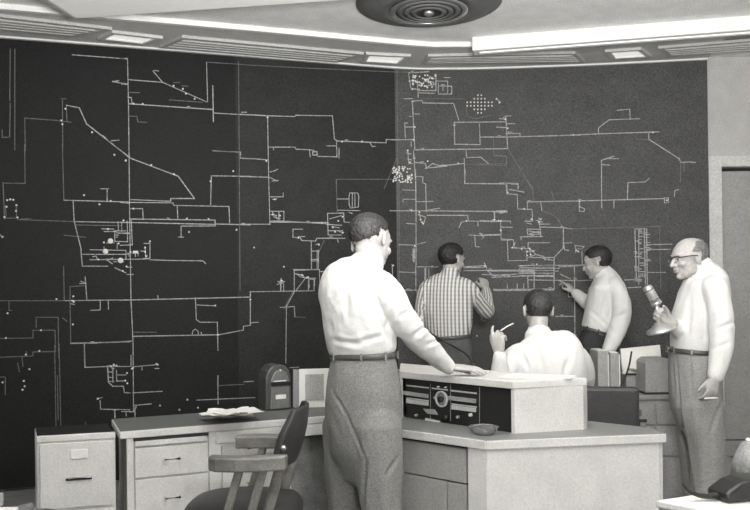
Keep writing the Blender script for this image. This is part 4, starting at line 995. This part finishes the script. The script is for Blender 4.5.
A_['trouser_creases'] = [(W(334, 392, 3.55), W(350, 422, 3.51), .006, .007), (W(348, 418, 3.51), W(367, 462, 3.50), .008, .007), (W(330, 405, 3.6), W(340, 440, 3.65), .004, .012),
    (W(399, 455, 3.5), W(384, 478, 3.5), .009, .009), (W(366, 460, 3.52), W(362, 515, 3.55), .016, .008), (W(390, 380, 3.5), W(396, 440, 3.5), .006, .02)]
A_['shirt_creases'] = [(W(385, 330, 3.52), W(398, 300, 3.48), .012, .012), (W(332, 340, 3.56), W(365, 346, 3.52), .010, .012), (W(350, 345, 3.52), W(386, 335, 3.5), .010, .013), (W(345, 285, 3.55), W(350, 325, 3.52), .007, .016),
    (W(398, 318, 3.5), W(412, 310, 3.5), .008, .012), (W(412, 338, 3.58), W(428, 324, 3.58), .011, .012), (W(425, 345, 3.66), W(440, 340, 3.68), .009, .010), (W(390, 345, 3.55), W(375, 310, 3.5), .010, .014)]
person('A', A_)

# ---------------- B: striped shirt, writing on the board
Y = 6.0
B_ = dict(base=W(449, 400, Y), yaw=18, label='person in striped shirt seen from behind, one arm raised to the wall board', 
    hips=[(W(449, 337, Y), .155, .115), (W(450, 345, Y), .168, .125), (W(451, 360, Y), .175, .135), (W(451, 372, Y), .165, .125), (W(451, 384, Y), .145, .11)],
    torso=[(W(449, 338, Y), .150, .115), (W(449, 333, Y), .165, .125), (W(448, 322, Y), .185, .13), (W(447, 305, Y), .198, .13), (W(448, 289, Y), .195, .118), (W(449, 280, Y), .150, .09), (W(450, 275, Y), .075, .065)],
    neck=(W(450, 276, Y), W(451, 271, Y+.01)), head=W(452, 260, Y+.03), hrot=(50, 8), hk=1.02, hair='full', hthick=.013, hmat='hair_dark',
    arms=[dict(pts=[W(466, 288, 5.95), W(477, 300, 6.02), W(487, 312, 6.12), W(487.5, 301, 6.22), W(486, 290, 6.32)], rad=[.068, .062, .056, .048, .038],
               hand=(W(486, 289, 6.33), V((-.12, .55, .8)), V((.3, -.8, .5))), hk=dict(k=1.0, side=-1, curl=(35, 45, 30), thumb=35)),
          dict(pts=[W(427, 290, 6.02), W(423, 306, 6.02), W(422.5, 322, 6.08), W(430, 326, 6.2), W(438, 324, 6.3)], rad=[.066, .060, .054, .046, .036],
               hand=(W(439, 324, 6.31), V((.6, .6, .3)), V((-.5, .5, .6))), hk=dict(side=1, curl=(35, 40, 30)))],
    legs=[(legpts(W(442, 368, 6.02), (W(441, 400, 6.03).x, 6.03, .50), (W(441, 400, 6.03).x-.02, 6.03, .09)), [.098, .09, .078, .075, .085]),
          (legpts(W(460, 368, 5.97), (W(461, 400, 6.0).x, 6.0, .50), (W(461, 400, 6.0).x+.02, 6.02, .09)), [.098, .09, .078, .075, .085])],
    toe=dirv(15), shirt='striped', trouser='trouser_b', seed=11, samp=.006, cvoxel=.009, voxel=.006)
person('B', B_)

# ---------------- C: seated, back to the camera
Y = 4.52
hx = W(545, 400, Y).x
C_ = dict(base=V((hx, 4.6, 0)), yaw=-4, label='person in white shirt seated with back to us, left hand raised with a cigarette',
    hips=[(V((hx+.02, 4.62, .64)), .165, .125), (V((hx+.02, 4.62, .58)), .18, .145), (V((hx+.02, 4.64, .53)), .185, .15), (V((hx+.02, 4.68, .50)), .17, .12)],
    torso=[(V((hx+.02, 4.61, .64)), .165, .13), (W(552, 418, 4.58), .180, .14), (W(551, 395, 4.55), .205, .150), (W(548, 370, 4.53), .222, .150), (W(545, 350, 4.53), .205, .125), (W(541, 343, 4.55), .150, .095), (W(539, 337, 4.57), .085, .07)],
    neck=(W(538.5, 338, 4.57), W(538, 328, 4.59)), head=W(537.5, 310.5, 4.62), hrot=(-6, 6, 0), hk=1.0, hair='recede', hthick=.007, hmat='hair_mid',
    arms=[dict(pts=[W(516, 356, 4.50), W(506, 370, 4.46), W(500, 384, 4.43), W(499.5, 370, 4.40), W(499.5, 355, 4.38)], rad=[.062, .058, .052, .046, .036], cuff=.9,
               hand=(W(499.5, 354, 4.38), V((-.12, -.05, 1)), V((-.5, -.75, 0))), hk=dict(k=1.05, side=-1, each=[(20, 20, 20), (50, 60, 30), (65, 65, 30), (70, 65, 30)], thumb=30, spread=4)),
          dict(pts=[W(577, 358, 4.55), W(584, 374, 4.62), W(582, 385, 4.72), V((hx+.16, 4.86, .82)), V((hx+.08, 4.95, .80))], rad=[.068, .062, .056, .048, .038],
               hand=(V((hx+.08, 4.95, .80)), V((-.6, .8, .0)), V((0, .1, 1))), hk=dict(side=-1, curl=(25, 30, 20)))],
    legs=[([V((hx-.08, 4.68, .52)), V((hx-.10, 4.9, .53)), V((hx-.11, 5.07, .50)), V((hx-.11, 5.10, .30)), V((hx-.11, 5.08, .09))], [.10, .092, .078, .068, .078]),
          ([V((hx+.12, 4.68, .52)), V((hx+.13, 4.9, .53)), V((hx+.14, 5.07, .50)), V((hx+.14, 5.10, .30)), V((hx+.14, 5.08, .09))], [.10, .092, .078, .068, .078])],
    toe=dirv(0), shirt='shirt', trouser='trouser_b', seed=23, samp=.006, cvoxel=.0075, voxel=.005)
C_['shirt_creases'] = [(W(538, 345, 4.42), W(545, 380, 4.4), .006, .015), (W(520, 350, 4.4), W(530, 372, 4.4), .007, .013), (W(570, 356, 4.4), W(560, 385, 4.4), .008, .014)]
person('C', C_)
ct = W(502, 331, 4.40)
tag(obj('cigarette', B().tube([W(501, 330.5, 4.40), W(507, 326.5, 4.43), W(513, 323.5, 4.46)], .0038, seg=10), M['paper'], base=tuple(ct)), 'white cigarette between the fingers of the seated man', 'cigarette')

# ---------------- D: pointing at the board
Y = 6.0
D_ = dict(base=W(596, 400, Y), yaw=-58, label='person in white shirt and dark trousers pointing at the wall board',
    hips=[(W(598, 332, Y), .150, .112), (W(596, 342, Y), .165, .125), (W(594, 356, Y), .175, .135), (W(594, 368, Y), .165, .125), (W(594, 380, Y), .145, .11)],
    torso=[(W(599, 335, Y), .150, .112), (W(600, 328, Y), .165, .135), (W(603, 313, Y), .172, .128), (W(605.5, 298, Y), .182, .124), (W(607, 286, Y), .180, .115), (W(605, 277, Y), .125, .085), (W(602, 271, Y), .072, .065)],
    neck=(W(601.5, 272, Y), W(599.5, 268, Y)), head=W(597, 262.5, Y), hrot=(-66, 12), hk=.98, hair='full', hthick=.012, hmat='hair_dark',
    arms=[dict(pts=[W(598, 288, 6.14), W(595, 299, 6.22), W(590, 305, 6.32), W(582, 299, 6.38), W(576, 293.5, 6.42)], rad=[.062, .056, .050, .046, .040], cuff=.95,
               hand=(W(575, 292.5, 6.43), V((-.62, .12, .75)), V((.75, -.55, .4))), hk=dict(k=.95, side=-1, each=[(8, 10, 8), (30, 40, 20), (45, 55, 30), (50, 60, 30)], thumb=30)),
          dict(pts=[W(617, 289, 5.86), W(621, 304, 5.84), W(621, 320, 5.82), W(615, 336, 5.76), W(608.5, 350, 5.70)], rad=[.068, .070, .064, .060, .046], cuff=1.0,
               hand=(W(608, 352, 5.69), V((-.25, -.1, -.95)), V((.3, -.9, 0))), hk=dict(side=1, curl=(15, 20, 15)))],
    legs=[(legpts(W(592, 366, 5.94), (W(590, 400, 5.95).x, 5.95, .5), (W(590, 400, 5.95).x, 5.95, .09)), [.098, .09, .078, .075, .085]),
          (legpts(W(597, 366, 6.08), (W(600, 400, 6.1).x, 6.12, .5), (W(600, 400, 6.1).x+.02, 6.14, .09)), [.098, .09, .078, .075, .085])],
    toe=dirv(-58), shirt='shirt', trouser='trouser_d', seed=31, samp=.007, cvoxel=.008, voxel=.006)
D_['shirt_creases'] = [(W(590, 310, 5.88), W(612, 330, 5.85), .010, .014), (W(606, 295, 5.8), W(600, 322, 5.85), .010, .014), (W(614, 318, 5.75), W(628, 312, 5.75), .010, .012)]
person('D', D_)

# ---------------- E: profile, holding the microphone
Y = 4.60
E_ = dict(base=W(700, 480, 4.62), yaw=-84, label='person with glasses, white shirt and light trousers at right holding up the desk microphone',
    hips=[(W(692, 351, Y), .160, .124), (W(693, 360, Y), .172, .132), (W(695, 380, Y), .185, .142), (W(696, 402, Y), .180, .140), (W(697, 418, Y), .15, .12)],
    torso=[(W(692, 354, Y), .155, .118), (W(694, 345, Y), .165, .130), (W(697, 328, Y), .180, .142), (W(701, 308, Y), .182, .142), (W(706, 290, Y), .182, .132), (W(709, 279, Y), .135, .100), (W(704, 270, Y), .078, .070)],
    neck=(W(702, 271, Y), W(698, 264, Y)), head=W(689, 258.5, Y), hrot=(-97, 6), hk=1.0, hair='bald', hthick=.007, hmat='hair_grey', brow=False,
    arms=[dict(pts=[W(715, 290, 4.43), W(720, 312, 4.40), W(722, 335, 4.37), W(720, 355, 4.34), W(715.5, 375, 4.31)], rad=[.070, .068, .064, .058, .044], cuff=1.0,
               hand=(W(715.5, 377, 4.295), V((-.30, -.1, -.95)), V((.35, -.93, 0))), hk=dict(k=1.0, side=1, each=[(25, 25, 20), (30, 30, 20), (32, 32, 22), (35, 35, 25)], thumb=30, spread=3)),
          dict(pts=[W(699, 296, 4.76), W(694, 318, 4.74), W(690, 336, 4.66), W(681, 332, 4.56), W(671, 322, 4.47)], rad=[.066, .062, .056, .050, .036], cuff=.8,
               hand=(W(670, 321, 4.462), V((-.86, -.05, .50)), V((.1, 1, .1))), hk=dict(k=1.0, side=-1, each=[(50, 65, 50), (55, 70, 50), (60, 70, 50), (65, 70, 50)], thumb=30, spread=2, thumbcurl=30))],
    legs=[(legpts(W(700, 405, 4.52), (W(706, 448, 4.50).x, 4.50, .50), (W(708, 448, 4.5).x, 4.50, .09)), [.122, .112, .098, .09, .095]),
          (legpts(W(697, 405, 4.70), (W(695, 448, 4.70).x, 4.70, .50), (W(700, 448, 4.7).x, 4.72, .09)), [.122, .112, .098, .09, .095])],
    toe=dirv(-80), shirt='shirt', trouser='trouser_e', seed=41, samp=.006, cvoxel=.0075, voxel=.005)
E_['trouser_creases'] = [(W(676, 358, 4.47), W(681, 420, 4.44), .012, .008), (W(680, 410, 4.42), W(694, 495, 4.41), .018, .009), (W(722, 400, 4.42), W(708, 440, 4.40), .010, .012), (W(690, 358, 4.45), W(692, 400, 4.41), .007, .009), (W(706, 420, 4.40), W(710, 490, 4.40), .007, .02), (W(672, 362, 4.4), W(677, 400, 4.4), .006, .008)]
E_['shirt_creases'] = [(W(690, 300, 4.42), W(688, 335, 4.42), .009, .016), (W(706, 300, 4.38), W(704, 342, 4.40), .012, .014), (W(716, 330, 4.28), W(734, 322, 4.3), .012, .013), (W(714, 350, 4.28), W(730, 342, 4.3), .010, .011)]
tE, bE = person('E', E_)
# glasses, a child of the person
hc, Rh, kk = E_['head'], headM(*E_['hrot']), E_['hk']
H = lambda x, y, z: hc+Rh@(V((x, y, z))*kk)
gl = B()
for s in (-1, 1):
    gl.tube([H(s*.008, .103, .012), H(s*.020, .103, .019), H(s*.044, .096, .019), H(s*.056, .086, .015)], [.0034]*4, seg=8, sub=2)
    gl.tube([H(s*.056, .086, .014), H(s*.080, .04, .016), H(s*.086, -.002, .014), H(s*.087, -.014, .004)], [.0028]*4, seg=8, sub=2)
gl.tube([H(-.009, .104, .010), H(.009, .104, .010)], .0024, seg=8)
g = obj('glasses', gl, M['black'], tE)
for s in (-1, 1):
    rim = B(); pts = [H(s*.031+.021*math.cos(q), .098-.006*abs(math.cos(q))*s*0, .002+.017*math.sin(q)) for q in [math.pi+i*math.pi/10 for i in range(11)]]
    rim.tube(pts, .0012, seg=6); obj('lens_rim', rim, M['metal'], g)
# microphone
ax = (W(647, 288, 4.42)-W(662, 327, 4.42)).normalized()
bc = W(661.5, 327, 4.42); 
bax = (ax+V((0, 0, .0))).normalized()
bax = V((.16, -.10, 1)).normalized()
disc = W(661, 330.5, 4.42)
t = thing('desk_microphone', disc, 'chrome desk microphone with round base, held up by the man with glasses', 'microphone')
tilt = V((.30, -.22, 1)).normalized()
tl = (V((-.30, -.06, .95))).normalized()
obj('microphone_base', B().lathe(disc, [(0, -.004), (.076, -.004), (.080, .002), (.076, .010), (.045, .026), (.020, .050), (0, .055)], 40, tl, close=False), M['chrome'], t)
s0 = disc+tl*.045; s1 = W(656.5, 304, 4.42)
obj('stem', B().tube([s0, s0.lerp(s1, .5), s1], [.010, .008, .010], seg=14), M['chrome'], t)
h0 = W(656, 303, 4.42); h1 = W(646.5, 286, 4.42); hd_ = (h1-h0).normalized()
mh = obj('microphone_head', B().lathe(h0, [(0, -.006), (.022, -.006), (.027, .004), (.027, .09), (.024, .104), (.012, .110), (0, .111)], 32, hd_, close=False), M['chrome'], t)
for k in range(2):
    obj('grille_ring', B().lathe(h0+hd_*(.022+k*.060), [(.0285, -.003), (.0295, 0), (.0285, .003), (.026, .003), (.026, -.003)], 28, hd_), M['gunmetal'], mh)
obj('head_collar', B().lathe(h0, [(.024, -.012), (.031, -.008), (.031, .004), (.024, .006)], 28, hd_), M['chrome'], mh)
cg = W(711, 398, 4.26)
tag(obj('cigarette', B().tube([W(705, 398.5, 4.26), W(717, 398, 4.25)], .0045, seg=10), M['paper'], base=tuple(cg)), 'white cigarette in the lowered hand of the man with glasses', 'cigarette')
# cord behind the striped man
c0, n0 = board_hit(418, 316, .0)
t = thing('headset_cord', W(421, 319, 5.75), 'thin dark cord looping down across the back of the striped shirt to the console', 'cord')
obj('cord', B().tube([W(421, 319, 5.82), W(423, 327, 5.78), W(432, 334, 5.77), W(446, 342.5, 5.78), W(458, 349, 5.7), W(468, 356, 5.4), W(473, 364, 4.9), onz(476, 369.5, .985)], .0065, sub=4, seg=8), M['rubber'], t)
obj('jack', B().ell(W(421, 318, 5.82), (.014, .014, .018), seg=12, rings=8), M['paper'], t)
# ============================================================ camera and light
cam = bpy.data.cameras.new('camera'); co = bpy.data.objects.new('camera', cam); C.objects.link(co)
cam.sensor_width = 36; cam.lens = 36*FPX/750; cam.shift_y = (HZ-255)/750; cam.clip_start = .05
X = V((CT, 0, -ST)); U = V((ST, 0, CT)); Bk = V((0, -1, 0))
co.matrix_world = Matrix(((X.x, U.x, Bk.x, 0), (X.y, U.y, Bk.y, 0), (X.z, U.z, Bk.z, CAMH), (0, 0, 0, 1)))
bpy.context.scene.camera = co
def area(name, loc, tgt, size, energy, col=(1, 1, 1)):
    l = bpy.data.lights.new(name, 'AREA'); l.shape = 'DISK'; l.size = size; l.energy = energy; l.color = col
    o = bpy.data.objects.new(name, l); C.objects.link(o); o.location = loc
    o.rotation_euler = (V(tgt)-V(loc)).to_track_quat('-Z', 'Y').to_euler(); return o
area('flash', (.55, -.15, 1.95), (.5, 5.0, 1.4), .14, 56)
area('right_fill', (4.2, .6, 2.5), (.6, 5.2, 1.2), 1.2, 36)  # added fill lamp out of view, stronger light from the right without a window
area('ceiling_uplight_fill', (.5, 1.5, 2.1), (.5, 2.15, 3.29), 1.2, 360)  # added unseen lamp facing up, there to brighten the ceiling
wd = bpy.data.worlds.new('world'); bpy.context.scene.world = wd; wd.use_nodes = True
wd.node_tree.nodes['Background'].inputs[0].default_value = (1, .99, .96, 1); wd.node_tree.nodes['Background'].inputs[1].default_value = .40
sc = bpy.context.scene
sc.view_settings.view_transform = 'Standard'; sc.view_settings.look = 'None'; sc.view_settings.gamma = 1; sc.view_settings.exposure = -.52
